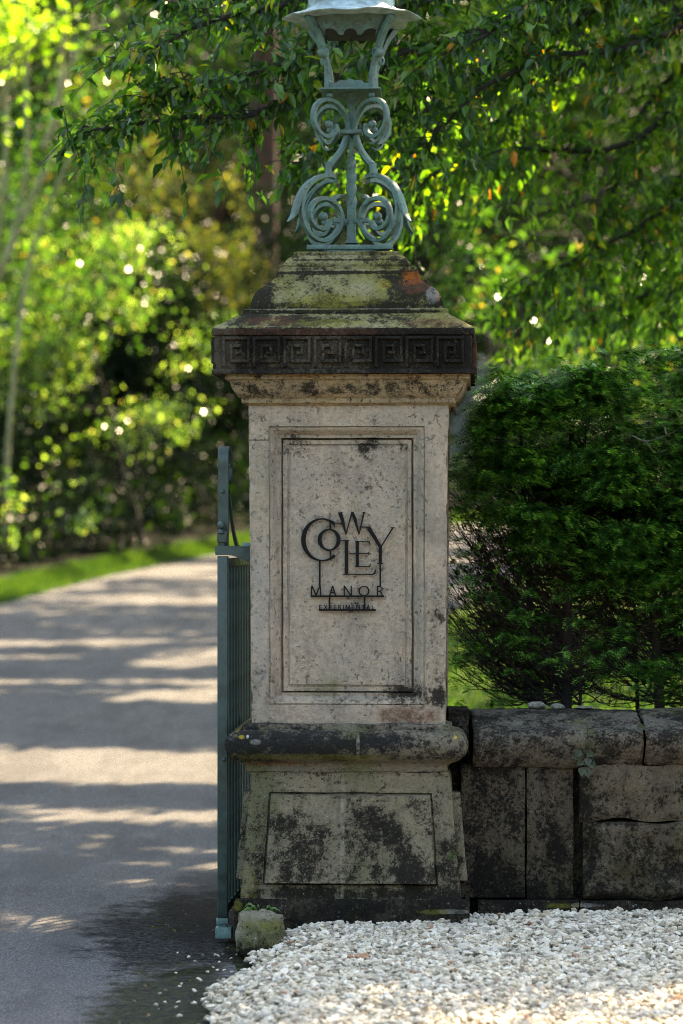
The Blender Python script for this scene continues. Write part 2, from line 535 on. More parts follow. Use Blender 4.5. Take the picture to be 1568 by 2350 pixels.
# ------------------------------------------------------------------ leaves and branches
def leaves_mesh(P, Dr, L, Wd, rnd=.5, fold=.25, detail=False, Up=None):
    """P base points, Dr directions, L lengths, Wd widths (fractions) -> V, F"""
    N = len(P)
    Dr = Dr / np.linalg.norm(Dr, axis=1)[:, None]
    if Up is None: Up = np.array([0, 0, 1.0]) + rng.normal(0, rnd, (N, 3))
    side = np.cross(Dr, Up); side /= (np.linalg.norm(side, axis=1)[:, None] + 1e-9)
    nrm = np.cross(side, Dr)
    L = L[:, None]; w = (L[:, 0] * Wd)[:, None]
    if detail:
        pts = [P, P + Dr * L * .33 + side * w * .5 + nrm * w * fold, P + Dr * L * .68 + side * w * .36 + nrm * w * fold * .6 - nrm * L * .03,
               P + Dr * L - nrm * L * .14,
               P + Dr * L * .68 - side * w * .36 + nrm * w * fold * .6 - nrm * L * .03, P + Dr * L * .33 - side * w * .5 + nrm * w * fold,
               P + Dr * L * .5 - nrm * L * .02]
        V = np.stack(pts, 1).reshape(-1, 3)
        b = np.arange(N)[:, None] * 7
        T = np.array([[0, 1, 6], [1, 2, 6], [2, 3, 6], [3, 4, 6], [4, 5, 6], [5, 0, 6]])
        Fc = (b[:, :, None] + T[None]).reshape(-1, 3)
    else:
        pts = [P, P + Dr * L * .45 + side * w * .5 + nrm * w * fold, P + Dr * L - nrm * L * .08, P + Dr * L * .45 - side * w * .5 + nrm * w * fold]
        V = np.stack(pts, 1).reshape(-1, 3)
        b = np.arange(N)[:, None] * 4
        T = np.array([[0, 1, 2], [0, 2, 3]])
        Fc = (b[:, :, None] + T[None]).reshape(-1, 3)
    return V, Fc


class Tubes:
    def __init__(s): s.V = []; s.F = []; s.n = 0

    def add(s, pts, r0, r1, k=6, wob=0.0):
        P = np.asarray(pts, float)
        T = np.gradient(P, axis=0); T /= (np.linalg.norm(T, axis=1)[:, None] + 1e-9)
        ref = np.array([.31, .17, .93]) if abs(T[0][2]) < .8 else np.array([.9, .3, .1])
        A = np.cross(T, ref); A /= (np.linalg.norm(A, axis=1)[:, None] + 1e-9)
        B = np.cross(T, A)
        r = np.linspace(r0, r1, len(P))
        if np.ndim(wob) or wob: r = r * (1 + wob * (rng.random(len(P)) - .5))
        a = np.linspace(0, 2 * math.pi, k, endpoint=False)
        ring = P[:, None, :] + r[:, None, None] * (np.cos(a)[None, :, None] * A[:, None, :] + np.sin(a)[None, :, None] * B[:, None, :])
        I = s.n + np.arange(len(P) * k).reshape(len(P), k)
        J = np.roll(I, -1, axis=1)
        s.V.append(ring.reshape(-1, 3))
        s.F.append(np.stack([I[:-1].ravel(), J[:-1].ravel(), J[1:].ravel(), I[1:].ravel()], 1))
        s.n += len(P) * k

    def build(s, name, mat, parent=None, smooth=True):
        return mesh_np(name, np.vstack(s.V), np.vstack(s.F), mat, parent, smooth=smooth)


def rand_dirs(n, up=0.0, spread=1.0):
    d = rng.normal(0, 1, (n, 3)); d /= np.linalg.norm(d, axis=1)[:, None]
    d[:, 2] = d[:, 2] * spread + up
    return d


BARK_DARK = bark_mat('dark_bark', (.010, .008, .006), (.028, .023, .017))
BARK_GREY = bark_mat('grey_bark', (.10, .09, .07), (.20, .18, .13))
BARK_RED = bark_mat('red_bark', (.06, .024, .013), (.02, .009, .006), 8)
BARK_PALE = bark_mat('pale_bark', (.14, .14, .06), (.24, .23, .12), 10)


def crown_tree(name, base, clumps, leafn, leafL, mat, bark, label, cat='tree', trunk=None, trunk_r=.15, group=None, aspect=.5, droop=-.25, cull=True, limbs=True,
               crown_name='crown', fill=.35, thr=.38):
    """clumps: (x, y, z, rx, ry, rz, weight) world ellipsoids"""
    root = empty(name, base)
    tag(root, label, cat, group)
    base = np.array(base, float)
    cl = np.array(clumps, float)
    w = cl[:, 3] * cl[:, 4] * cl[:, 5]
    w = (cl[:, 3] * cl[:, 5]) * cl[:, 6]
    w /= w.sum()
    idx = rng.choice(len(cl), leafn, p=w)
    u = rng.normal(0, 1, (leafn, 3)); u /= np.linalg.norm(u, axis=1)[:, None]
    rad = np.where(rng.random(leafn) < fill, rng.random(leafn) ** (1 / 3), .78 + .3 * rng.random(leafn))
    # sub-clusters give light and dark clumps
    P = cl[idx, :3] + u * rad[:, None] * cl[idx, 3:6]
    q = fbm(P[:, 0] * 1.7 + P[:, 1] * .9, P[:, 2] * 1.9 + P[:, 1] * 1.1, 5, 2)
    kp = q > thr + rng.normal(0, .04, leafn)
    P = P[kp]; u = u[kp]
    if cull:
        k = keep_leaves(P); P = P[k]; u = u[k]
    k = P[:, 2] > zroad(P[:, 1]) + .03
    P = P[k]; u = u[k]
    Dr = u * .6 + rng.normal(0, .6, (len(P), 3)); Dr[:, 2] += droop
    L = leafL * (.65 + .7 * rng.random(len(P)))
    V, Fc = leaves_mesh(P, Dr, L, aspect, .6)
    if trunk is None:
        top = (cl[:, :3] * w[:, None]).sum(0)
        trunk = [base, base * .6 + top * .4 + np.array([.1, 0, 0]), top]
    T = Tubes()
    tp = catmull(trunk, 6)
    T.add(tp, trunk_r, trunk_r * .35, 8, .15)
    if limbs:
        for c in cl:
            j = int(len(tp) * (.35 + .5 * rng.random()))
            a = tp[min(j, len(tp) - 1)]
            mid = (a + c[:3]) / 2 + rng.normal(0, .15, 3)
            T.add(catmull([a, mid, c[:3]], 4), trunk_r * .3, .012, 5)
            for _ in range(3):
                e = c[:3] + rng.normal(0, .5, 3) * c[3:6]
                T.add(catmull([mid, (mid + e) / 2 + rng.normal(0, .08, 3), e], 3), trunk_r * .12, .006, 4)
    tr = T.build('trunk', bark, root); tr.matrix_parent_inverse = Matrix.Translation(-Vector(root.location))
    cr = mesh_np(crown_name, V, Fc, mat, root); cr.matrix_parent_inverse = Matrix.Translation(-Vector(root.location))
    return root

# ------------------------------------------------------------------ gate pillar
PC = (0.0186, 0.38)                 # centre of the pillar on the ground
PROT = -math.radians(2.8)
pillar = empty('gate_pillar', (PC[0], PC[1], 0), PROT)
tag(pillar, 'weathered square stone gate pillar with a carved key-pattern cap and a sunk panel', 'gate pillar')


def half_of(px):                  # half width in metres of a square course whose front face spans 2*px design pixels
    return (D0 + PC[1]) * px / (F + px)


def zpx(yd, half):                # height of design row yd on the front face
    return EYE - (yd - HOR) * (D0 + PC[1] - half) / F


def xpx(xd, half=.38):
    return (xd - 784) * (D0 + PC[1] - half) / F


def square_course(name, prof, cx, mat, amp=.0012, wear=.004, freq=9, step=.014, seed=0.0, parent=pillar, sharp=38):
    """prof: (half px, row) from top to bottom, swept round a square plan"""
    pr = []
    for hp, yd in prof:
        h = half_of(max(hp, .5)); pr.append((h, zpx(yd, h)))
    rows = [pr[0]]
    for a, b in zip(pr[:-1], pr[1:]):
        n = max(1, int(math.hypot(b[0] - a[0], b[1] - a[1]) / step))
        for i in range(1, n + 1):
            t = i / n; rows.append((a[0] + (b[0] - a[0]) * t, a[1] + (b[1] - a[1]) * t))
    hm = max(r[0] for r in rows)
    nu = max(8, int(2 * hm / step / 1.3))
    us = np.unique(np.concatenate([np.linspace(-1, 1, nu), [-1 + .012, 1 - .012]]))
    x0 = xpx(cx)
    V = []; Fc = []
    for s in range(4):
        ca, sa = [(1, 0), (0, 1), (-1, 0), (0, -1)][s]
        o = len(V)
        for h, z in rows:
            for u in us:
                k = 0.0
                if abs(u) > .999:
                    k = wear * (.25 + 1.6 * max(0, mnoise.noise(Vector((s * 7.3 + seed, z * 14, u * 3)))))
                hh = h - k * .7
                x, y = u * hh, -hh
                V.append((x * ca - y * sa + x0, x * sa + y * ca, z))
        n = len(us)
        for i in range(len(rows) - 1):
            for j in range(n - 1):
                a = o + i * n + j
                Fc.append((a, a + n, a + n + 1, a + 1))
    V = displace(V, amp, freq, seed)
    o = mesh_np(name, V, np.array(Fc), mat, parent, smooth=True)
    bm = bmesh.new(); bm.from_mesh(o.data); bmesh.ops.remove_doubles(bm, verts=bm.verts, dist=.0015); bm.to_mesh(o.data); bm.free()
    o.data.set_sharp_from_angle(angle=math.radians(sharp))
    return o


def panel_shaft(name, cx, htop, hbot, ytop, ybot, depth_of, xkeys, zkeys, mat, amp=.001, seed=0.0, step=.016, parent=pillar):
    """a square shaft whose faces carry a carved panel. depth_of(xd, yd) -> metres (negative = cut in), in design pixels"""
    H0, H1 = half_of(htop), half_of(hbot)
    rows = sorted(set([ytop, ybot] + list(zkeys) + list(np.arange(ytop, ybot, step * 600))))
    cols = sorted(set([-1, 1, -.985, .985] + list(xkeys) + list(np.arange(-1, 1, step * 600 / htop))))
    x0 = xpx(cx)
    V = []; Fc = []
    for s in range(4):
        ca, sa = [(1, 0), (0, 1), (-1, 0), (0, -1)][s]
        o = len(V)
        for yd in rows:
            t = (yd - ytop) / (ybot - ytop); h = H0 + (H1 - H0) * t; hp = htop + (hbot - htop) * t
            z = zpx(yd, h)
            for u in cols:
                dep = depth_of(u * hp, yd, u)
                k = 0
                if abs(u) > .999: k = .003 * (.3 + 1.8 * max(0, mnoise.noise(Vector((s * 5.1 + seed, z * 11, u * 3)))))
                x, y = u * (h - k), -(h - k) - dep
                V.append((x * ca - y * sa + x0, x * sa + y * ca, z))
        n = len(cols)
        for i in range(len(rows) - 1):
            for j in range(n - 1):
                a = o + i * n + j
                Fc.append((a, a + n, a + n + 1, a + 1))
    V = displace(V, amp, 8, seed)
    o = mesh_np(name, V, np.array(Fc), mat, parent, smooth=True)
    bm = bmesh.new(); bm.from_mesh(o.data); bmesh.ops.remove_doubles(bm, verts=bm.verts, dist=.0012); bm.to_mesh(o.data); bm.free()
    o.data.set_sharp_from_angle(angle=math.radians(32))
    return o


X = lambda xd: xpx(xd)
Z = lambda yd: EYE - (yd - HOR) * D0 / F
LIGHT = (.40, .318, .235); GREYS = (.31, .268, .21)
mat_shaft = stone_mat('limestone_shaft', LIGHT, GREYS, dark=.10, moss=.10, pale=.12, dscale=7, bump=.9, pits=.55, streak=.30, blobs=[
    ('dark', X(720), Z(1030), .10, .05, .16), ('dark', X(900), Z(1020), .16, .03, .20), ('dark', X(800), Z(1600), .30, .04, .16), ('dark', X(960), Z(1600), .12, .05, .2),
    ('dark', X(600), Z(1600), .05, .2, .12), ('dark', X(1005), Z(1480), .03, .25, .16), ('taupe', X(808), Z(1100), .055, .06, .4),  # last one is a grey-brown smudge above the sign
    ('red', X(935), Z(1643), .12, .035, .85), ('dark', X(590), Z(960), .05, .02, .2), ('moss', X(600), Z(1150), .03, .25, .18), ('grey', X(600), Z(1400), .04, .3, .5),
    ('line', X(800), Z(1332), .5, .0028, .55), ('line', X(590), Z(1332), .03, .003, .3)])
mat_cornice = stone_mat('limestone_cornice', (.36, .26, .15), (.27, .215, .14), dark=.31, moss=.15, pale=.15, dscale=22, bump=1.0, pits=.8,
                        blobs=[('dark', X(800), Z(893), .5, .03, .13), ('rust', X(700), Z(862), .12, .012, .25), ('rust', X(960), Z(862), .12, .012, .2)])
mat_fret = stone_mat('blackened_key_frieze', (.085, .07, .05), (.055, .047, .034), dark=.76, moss=.12, pale=.42, palecol=(.17, .16, .13), dscale=8, bump=1.0,
                     blobs=[('clean', X(520), Z(800), .07, .10, .22), ('clean', X(690), Z(810), .10, .06, .13), ('clean', X(815), Z(810), .08, .08, .17), ('clean', X(950), Z(825), .10, .05, .10),
                            ('dark', X(1020), Z(800), .12, .12, .15), ('dark', X(890), Z(800), .06, .1, .12), ('red', X(1092), Z(825), .012, .05, .7), ('red', X(700), Z(765), .3, .02, .4)])
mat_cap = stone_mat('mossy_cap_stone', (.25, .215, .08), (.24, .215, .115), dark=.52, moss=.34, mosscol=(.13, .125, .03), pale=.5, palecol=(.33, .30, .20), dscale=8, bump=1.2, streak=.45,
                    blobs=[('line', X(795), Z(613.5), .25, .0022, .8), ('line', X(793), Z(709.5), .38, .0022, .7), ('line', X(790), Z(753), .5, .0022, .45), ('line', X(791), Z(578), .2, .002, .5), ('clean', X(780), Z(665), .22, .05, .16), ('dark', X(790), Z(620), .25, .006, .3), ('dark', X(790), Z(716), .38, .006, .35), ('dark', X(790), Z(588), .2, .004, .2), ('dark', X(590), Z(680), .05, .09, .34), ('dark', X(960), Z(680), .14, .05, .2), ('dark', X(800), Z(700), .3, .012, .2),  # pale lines and thin dark bands paint lit edges and ledge shadows
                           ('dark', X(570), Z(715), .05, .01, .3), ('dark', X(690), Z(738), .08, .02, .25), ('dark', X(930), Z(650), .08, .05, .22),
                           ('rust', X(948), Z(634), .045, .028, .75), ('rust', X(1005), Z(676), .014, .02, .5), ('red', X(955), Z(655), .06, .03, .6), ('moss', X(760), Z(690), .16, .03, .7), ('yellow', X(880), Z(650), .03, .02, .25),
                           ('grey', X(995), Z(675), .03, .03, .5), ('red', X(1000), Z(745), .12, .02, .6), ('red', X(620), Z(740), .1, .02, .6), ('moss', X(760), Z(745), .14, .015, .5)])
mat_torus = stone_mat('lichened_moulding', (.20, .165, .115), (.17, .15, .115), dark=.58, darkcol=(.006, .0068, .0075), moss=.2, pale=.5, palecol=(.26, .26, .22), dscale=9, bump=1.1,
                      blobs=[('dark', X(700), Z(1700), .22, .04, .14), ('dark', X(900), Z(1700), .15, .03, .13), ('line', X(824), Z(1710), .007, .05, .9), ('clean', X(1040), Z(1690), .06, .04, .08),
                             ('clean', X(950), Z(1755), .5, .02, .35), ('clean', X(650), Z(1768), .3, .012, .3), ('yellow', X(1045), Z(1688), .007, .007, .7), ('yellow', X(558), Z(1689), .011, .007, .6), ('yellow', X(545), Z(1676), .010, .005, .35), ('grey', X(590), Z(1700), .02, .01, .5),
                             ('white', X(571), Z(1688), .005, .006, .8), ('rust', X(640), Z(1752), .12, .01, .3), ('moss', X(720), Z(1735), .3, .012, .5), ('dark', X(530), Z(1705), .05, .05, .14)])
mat_pedestal = stone_mat('stained_pedestal', (.26, .212, .14), (.205, .175, .12), dark=.42, moss=.26, mosscol=(.12, .12, .06), pale=.25, dscale=13, bump=1.1, pits=.6, streak=.40, blobs=[
    ('dark', X(700), Z(1960), .17, .11, .07), ('dark', X(890), Z(1930), .15, .13, .09), ('dark', X(960), Z(1990), .10, .08, .14), ('dark', X(830), Z(2050), .40, .022, .22), ('dark', X(1040), Z(1950), .04, .1, .14),
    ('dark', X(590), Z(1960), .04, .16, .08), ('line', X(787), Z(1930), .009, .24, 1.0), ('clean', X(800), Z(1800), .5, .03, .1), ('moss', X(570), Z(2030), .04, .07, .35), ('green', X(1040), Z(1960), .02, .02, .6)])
mat_plinth = stone_mat('dark_plinth', (.055, .044, .03), (.045, .038, .028), dark=.62, moss=.2, pale=.4, dscale=9, bump=1.3,
                       blobs=[('grey', X(1050), Z(2085), .07, .008, .7), ('moss', X(1000), Z(2086), .06, .01, .6), ('clean', X(1060), Z(2110), .04, .03, .1), ('moss', X(548), Z(2075), .02, .02, .7)])

square_course('ground_block', [(262, 2063), (268, 2072), (270, 2078), (271, 2160)], 808, mat_plinth, amp=.004, wear=.014, freq=12, seed=1)
# battered pedestal with a raised panel on each face
UP = .79


def ped_depth(xp, yd, u):
    t = min(UP - abs(u), (yd - 1822) / 240, (2028 - yd) / 240)
    return 0 if t <= -.014 else (-.014 if t <= 0 else (.030 if t > .0105 else -.014 + .044 * t / .0105))


square_course('pedestal_core_top', [(228, 1766), (228, 1778)], 803, mat_pedestal, seed=2)
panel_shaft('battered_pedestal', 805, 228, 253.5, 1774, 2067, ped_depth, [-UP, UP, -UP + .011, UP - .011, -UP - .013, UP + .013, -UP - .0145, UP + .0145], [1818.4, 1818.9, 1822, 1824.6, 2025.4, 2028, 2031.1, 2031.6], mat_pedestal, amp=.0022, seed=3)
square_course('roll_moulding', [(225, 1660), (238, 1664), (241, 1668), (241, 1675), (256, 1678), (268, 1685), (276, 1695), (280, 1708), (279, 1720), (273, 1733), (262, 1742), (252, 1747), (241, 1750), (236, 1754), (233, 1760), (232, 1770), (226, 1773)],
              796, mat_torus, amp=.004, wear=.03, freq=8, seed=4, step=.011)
# the carved shaft
RX0, RX1, RY0, RY1 = 617 - 799, 975 - 799, 978, 1618


def shaft_depth(xp, yd, u):
    w = .006 * mnoise.noise(Vector((xp * .02, yd * .02, u)))
    t = min(xp - RX0, RX1 - xp, yd - RY0, RY1 - yd)
    tab = [(-.2, 0), (.6, -.009), (2.0, -.009), (3.0, -.003), (9, -.007), (14, -.018), (20, -.034), (26, -.032), (27.2, -.066), (29.6, -.066), (30.6, -.046), (40, -.046), (41, -.053), (44, -.053), (45.5, -.045), (400, -.045)]
    if t <= tab[0][0]: return 0
    for (a, b), (c, d) in zip(tab[:-1], tab[1:]):
        if t <= c: return b + (d - b) * (t - a) / (c - a) + w * .12
    return -.022


ins = [-.2, .6, 2.0, 3.0, 9, 14, 20, 26, 27.2, 29.6, 30.6, 40, 41, 44, 45.5]
xk = [(RX0 + i) / 226 for i in ins] + [(RX1 - i) / 226 for i in ins]
zk = [RY0 + i for i in ins] + [RY1 - i for i in ins]
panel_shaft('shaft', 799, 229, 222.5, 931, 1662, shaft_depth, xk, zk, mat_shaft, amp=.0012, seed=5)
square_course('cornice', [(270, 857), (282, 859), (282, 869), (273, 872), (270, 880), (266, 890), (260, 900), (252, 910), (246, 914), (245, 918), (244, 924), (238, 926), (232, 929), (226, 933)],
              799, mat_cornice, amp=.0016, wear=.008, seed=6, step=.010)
square_course('frieze_block', [(222, 719), (240, 722), (300, 752.5), (302.5, 755), (302.5, 764), (301, 768), (296, 769.5), (296, 846), (301, 847.5), (302.5, 850), (302, 857), (262, 859)],
              790.5, mat_fret, amp=.0018, wear=.012, seed=7, step=.012)
# sloping weathering of the frieze block shows the cap's own lichen, so it is a course of its own
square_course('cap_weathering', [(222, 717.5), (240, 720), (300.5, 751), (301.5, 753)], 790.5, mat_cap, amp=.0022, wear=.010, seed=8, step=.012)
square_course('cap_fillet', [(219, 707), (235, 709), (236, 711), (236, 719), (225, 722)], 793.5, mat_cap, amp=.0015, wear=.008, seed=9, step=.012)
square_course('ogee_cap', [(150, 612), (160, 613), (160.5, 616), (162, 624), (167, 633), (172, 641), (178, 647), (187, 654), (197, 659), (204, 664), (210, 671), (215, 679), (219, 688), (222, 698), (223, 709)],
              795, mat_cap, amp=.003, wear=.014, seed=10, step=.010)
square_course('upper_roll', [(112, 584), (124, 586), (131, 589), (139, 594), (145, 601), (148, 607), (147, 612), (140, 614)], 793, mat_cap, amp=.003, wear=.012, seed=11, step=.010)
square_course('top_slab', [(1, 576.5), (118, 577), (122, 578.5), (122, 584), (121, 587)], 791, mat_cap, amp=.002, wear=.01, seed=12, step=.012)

# Greek key carved along the frieze on all four faces
hfr = half_of(296)
key = Tubes()
kv = []; kf = []
zt = lambda yd: zpx(yd, hfr)


def key_bar(x0, x1, z0, z1, s, out):
    ca, sa = [(1, 0), (0, 1), (-1, 0), (0, -1)][s]
    o = len(kv)
    b = .0022
    y0 = -hfr + .004; y1 = -hfr - out
    for (dx, y) in ((0, y0), (0, y1 + b), (b, y1)):
        for (x, z) in ((x0 + dx, z0 + dx), (x1 - dx, z0 + dx), (x1 - dx, z1 - dx), (x0 + dx, z1 - dx)):
            kv.append((x * ca - y * sa + xpx(790.5), x * sa + y * ca, z))
    for r in range(2):
        for i in range(4):
            j = (i + 1) % 4
            kf.append((o + r * 4 + i, o + r * 4 + j, o + r * 4 + 4 + j, o + r * 4 + 4 + i))
    kf.append((o + 8, o + 9, o + 10, o + 11))


units = 8
span = 2 * hfr - .05
uw = span / units
g = 1 / 600
for s in range(4):
    for i in range(units):
        a = -span / 2 + i * uw
        mir = i % 2 == 0
        bars = [(.05, .95, 772, 779), (.86, .95, 779, 832), (.30, .86, 825, 832), (.30, .39, 790, 825), (.39, .70, 790, 797), (.61, .70, 797, 813), (.05, .14, 779, 842), (.48, .61, 807, 813)]
        for k, (u0, u1, r0, r1) in enumerate(bars):
            if False: u0, u1 = 1 - u1, 1 - u0
            key_bar(a + u0 * uw, a + u1 * uw, zt(r1), zt(r0), s, .0135 + .0005 * k + .002 * random.random())
kV = displace(kv, .0013, 30, 3)
fo = mesh_np('key_relief', kV, np.array(kf), mat_fret, pillar)

# mortar joint cut at the upper left of the shaft
jt = mesh_np('mortar_joint', [(X(571), -.3795, Z(1008.6)), (X(617), -.3795, Z(1009)), (X(617), -.3795, Z(1010.4)), (X(571), -.3795, Z(1010.2)),
                               (X(571), -.372, Z(1008.6)), (X(617), -.372, Z(1009)), (X(617), -.372, Z(1010.4)), (X(571), -.372, Z(1010.2))],
             np.array([(0, 1, 2, 3), (4, 7, 6, 5), (0, 4, 5, 1), (1, 5, 6, 2), (2, 6, 7, 3), (3, 7, 4, 0)]), None, pillar)
m = M('joint_dark'); m.put(m.b.inputs['Base Color'], (.03, .025, .02)); m.b.inputs['Roughness'].default_value = 1; jt.data.materials.append(m.m)
jt.location.y = -.0025

# ------------------------------------------------------------------ metal sign on the shaft
m = M('black_sign_metal'); m.put(m.b.inputs['Base Color'], (.004, .004, .004)); m.b.inputs['Roughness'].default_value = .5; m.b.inputs['Specular IOR Level'].default_value = .12; BLACK = m.m
signroot = empty('house_sign', (PC[0], PC[1], 0), PROT)
tag(signroot, 'black cut-metal house sign of interlocked letters on the stone panel', 'sign')
HS = half_of(226)
YS = -(HS - .045)


class Strokes:
    def __init__(s): s.V = []; s.F = []; s.k = 0

    def st(s, pts, thick=.006, smooth=0, close=False):
        """pts: (x, y, width) in sign pixels"""
        P = np.array([(p[0], p[1], p[2]) for p in pts], float)
        if smooth: P = catmull(P, smooth)
        s.k += 1
        T = np.gradient(P[:, :2], axis=0)
        if len(P) == 2: T = np.array([P[1, :2] - P[0, :2]] * 2)
        T /= (np.linalg.norm(T, axis=1)[:, None] + 1e-9)
        N = np.stack([-T[:, 1], T[:, 0]], 1)
        L = P[:, :2] + N * P[:, 2:3] / 2; R = P[:, :2] - N * P[:, 2:3] / 2
        yb = YS - .010; yf = yb - thick - .00012 * (s.k % 9)
        yb += .0001 * (s.k % 7)
        o = len(s.V)
        for (a, y) in ((L, yb), (R, yb), (L, yf), (R, yf)):
            for q in a:
                xd = 663.2 + q[0] / 5.72; yd = 1135.7 + q[1] / 5.72
                s.V.append((xpx(xd, HS), y, zpx(yd, HS)))
        n = len(P)
        a, b, c, d = o, o + n, o + 2 * n, o + 3 * n
        for i in range(n - 1):
            s.F += [(c + i, c + i + 1, d + i + 1, d + i), (a + i, b + i, b + i + 1, a + i + 1), (a + i, a + i + 1, c + i + 1, c + i), (b + i, d + i, d + i + 1, b + i + 1)]
        s.F += [(a, c, d, b), (a + n - 1, b + n - 1, d + n - 1, c + n - 1)]

    def arc(s, cx, cy, rx, ry, a0, a1, w_side, w_top, n=40, taper=0):
        p = []
        for i in range(n + 1):
            a = math.radians(a0 + (a1 - a0) * i / n)
            w = w_top + (w_side - w_top) * abs(math.cos(a)) ** 1.6
            p.append((cx + (rx - w / 2) * math.cos(a), cy - (ry - w / 2) * math.sin(a), w))
        s.st(p)

    def build(s, name): return mesh_np(name, s.V, np.array(s.F), BLACK, signroot)


B = Strokes()
B.arc(430, 590, 278, 286, 50, 310, 62, 22, 60)                         # C
B.st([(575, 345, 20), (585, 372, 24), (597, 428, 8)]); B.st([(560, 838, 22), (580, 820, 24), (602, 800, 10)])
B.build('letter'); B = Strokes()
B.arc(522, 590, 152, 147, 0, 360, 54, 22, 60); B.build('letter'); B = Strokes()   # O
B.st([(638, 234, 12), (702, 234, 12)]); B.st([(664, 230, 50), (700, 340, 44), (746, 530, 10)]); B.st([(742, 522, 14), (826, 222, 20)]); B.st([(826, 226, 34), (860, 310, 44), (918, 528, 10)])
B.st([(915, 520, 14), (982, 230, 22)]); B.st([(962, 230, 12), (1000, 230, 12)]); B.build('letter'); B = Strokes()   # W
B.st([(680, 597, 14), (790, 597, 14)]); B.st([(751, 592, 48), (751, 1042, 46)]); B.st([(708, 1044, 14), (1110, 1044, 15)]); B.st([(1085, 1046, 8), (1118, 1034, 26), (1142, 975, 10)]); B.build('letter'); B = Strokes()   # L
B.st([(893, 606, 44), (893, 944, 42)]); B.st([(862, 612, 12), (1058, 614, 12)]); B.st([(1040, 612, 8), (1052, 625, 16), (1058, 662, 6)]); B.st([(778, 768, 12), (1045, 768, 14)]); B.st([(1042, 752, 12), (1042, 790, 12)])
B.st([(858, 943, 13), (1058, 941, 13)]); B.st([(1040, 943, 8), (1056, 936, 20), (1068, 905, 8)]); B.build('letter'); B = Strokes()   # E
B.st([(1012, 428, 14), (1070, 430, 14)]); B.st([(1040, 432, 52), (1110, 540, 50), (1200, 690, 42)]); B.st([(1210, 675, 16), (1364, 428, 20)]); B.st([(1335, 430, 12), (1385, 430, 12)])
B.st([(1196, 668, 44), (1196, 905, 42)]); B.st([(1155, 903, 12), (1237, 903, 12)]); B.build('letter'); B = Strokes()   # Y
for bar in ([(590, 371, 16), (692, 371, 16)], [(538, 345, 24), (538, 452, 24)], [(540, 730, 24), (540, 862, 24)], [(940, 422, 18), (1062, 422, 18)], [(398, 872, 24), (398, 1205, 24)],
            [(1196, 903, 22), (1196, 1200, 22)], [(527, 1340, 24), (527, 1512, 24)], [(989, 1340, 24), (989, 1512, 24)], [(275, 1333, 24), (1248, 1333, 24)], [(387, 1514, 24), (1137, 1514, 24)]):
    B = Strokes(); B.k = bar[0][0] % 7; B.st(bar); B.build('connecting_bar')


def word(name, letters, y0, y1, w):
    for x0, x1, ch in letters:
        B = Strokes(); mx = (x0 + x1) / 2; ym = (y0 + y1) / 2; h = y1 - y0
        l, r = x0 + w / 2, x1 - w / 2
        L = {'M': [[(l + w * .4, y0), (l, y1)], [(l + w * .5, y0), (mx, y1 - h * .1)], [(mx, y1 - h * .1), (r - w * .5, y0)], [(r - w * .4, y0), (r, y1)]],
             'A': [[(l, y1), (mx, y0)], [(mx, y0), (r, y1)], [(l + (mx - l) * .35, y1 - h * .33), (r - (r - mx) * .35, y1 - h * .33)]],
             'N': [[(l, y0), (l, y1)], [(l, y0), (r, y1)], [(r, y0), (r, y1)]],
             'R': [[(l, y0), (l, y1)], [(l, y0 + w / 2), (mx, y0 + w / 2), (r, y0 + h * .26), (mx, y0 + h * .52), (l, y0 + h * .52)], [(mx, y0 + h * .5), (r, y1)]],
             'P': [[(l, y0), (l, y1)], [(l, y0 + w / 2), (mx, y0 + w / 2), (r, y0 + h * .28), (mx, y0 + h * .56), (l, y0 + h * .56)]],
             'E': [[(l, y0), (l, y1)], [(l, y0 + w / 2), (r, y0 + w / 2)], [(l, ym), (r - w * .4, ym)], [(l, y1 - w / 2), (r, y1 - w / 2)]],
             'X': [[(l, y0), (r, y1)], [(r, y0), (l, y1)]],
             'I': [[(mx, y0), (mx, y1)]],
             'T': [[(x0, y0 + w / 2), (x1, y0 + w / 2)], [(mx, y0), (mx, y1)]],
             'L': [[(l, y0), (l, y1)], [(l, y1 - w / 2), (r, y1 - w / 2)]]}
        if ch == 'O': B.arc(mx, ym, (x1 - x0) / 2, h / 2, 0, 360, w * 1.05, w * .85, 32)
        else:
            for p in L[ch]: B.st([(x, y, w) for x, y in p])
        B.build('small_letter')


word('manor', [(278, 420, 'M'), (518, 618, 'A'), (712, 822, 'N'), (908, 1054, 'O'), (1150, 1240, 'R')], 1195, 1332, 17)
xs = 390; lt = []
for ch, wd in zip('EXPERIMENTAL', (42, 52, 42, 42, 42, 16, 62, 42, 50, 46, 54, 38)):
    lt.append((xs, xs + wd, ch)); xs += wd + 18.6
word('experimental', lt, 1447, 1506, 10)

# ------------------------------------------------------------------ lantern on the pillar
PAINT = paint_mat('sea_green_paint', (.038, .085, .070), worn=1.0, rough=.55)
LX, LY = xpx(796.5), 0.0
PZ = zpx(577, .35)              # top of the slab
pil_m = Matrix.Translation((PC[0], PC[1], 0)) @ Matrix.Rotation(PROT, 4, 'Z')
lw = pil_m @ Vector((LX, LY, 0))
LROT = PROT + math.radians(.4)
lantern = empty('gate_lantern', (lw.x, lw.y, Z(576)), LROT)
tag(lantern, 'sea-green wrought iron lantern with scrolled legs standing on top of the stone pillar', 'lantern')
LD = D0 + lw.y


def lz(yd): return EYE - (yd - HOR) * LD / F - Z(576)


def lr(dx): return dx * LD / F


def Z2(x, y):         # crop 2 coordinates -> (dx from axis, row)
    return 626.6 + x / 4.449 - 803.5, 282 + y / 4.449


def Z1(x, y):         # crop 1 coordinates
    return 626.6 + x / 4.449 - 799.5, y / 4.449


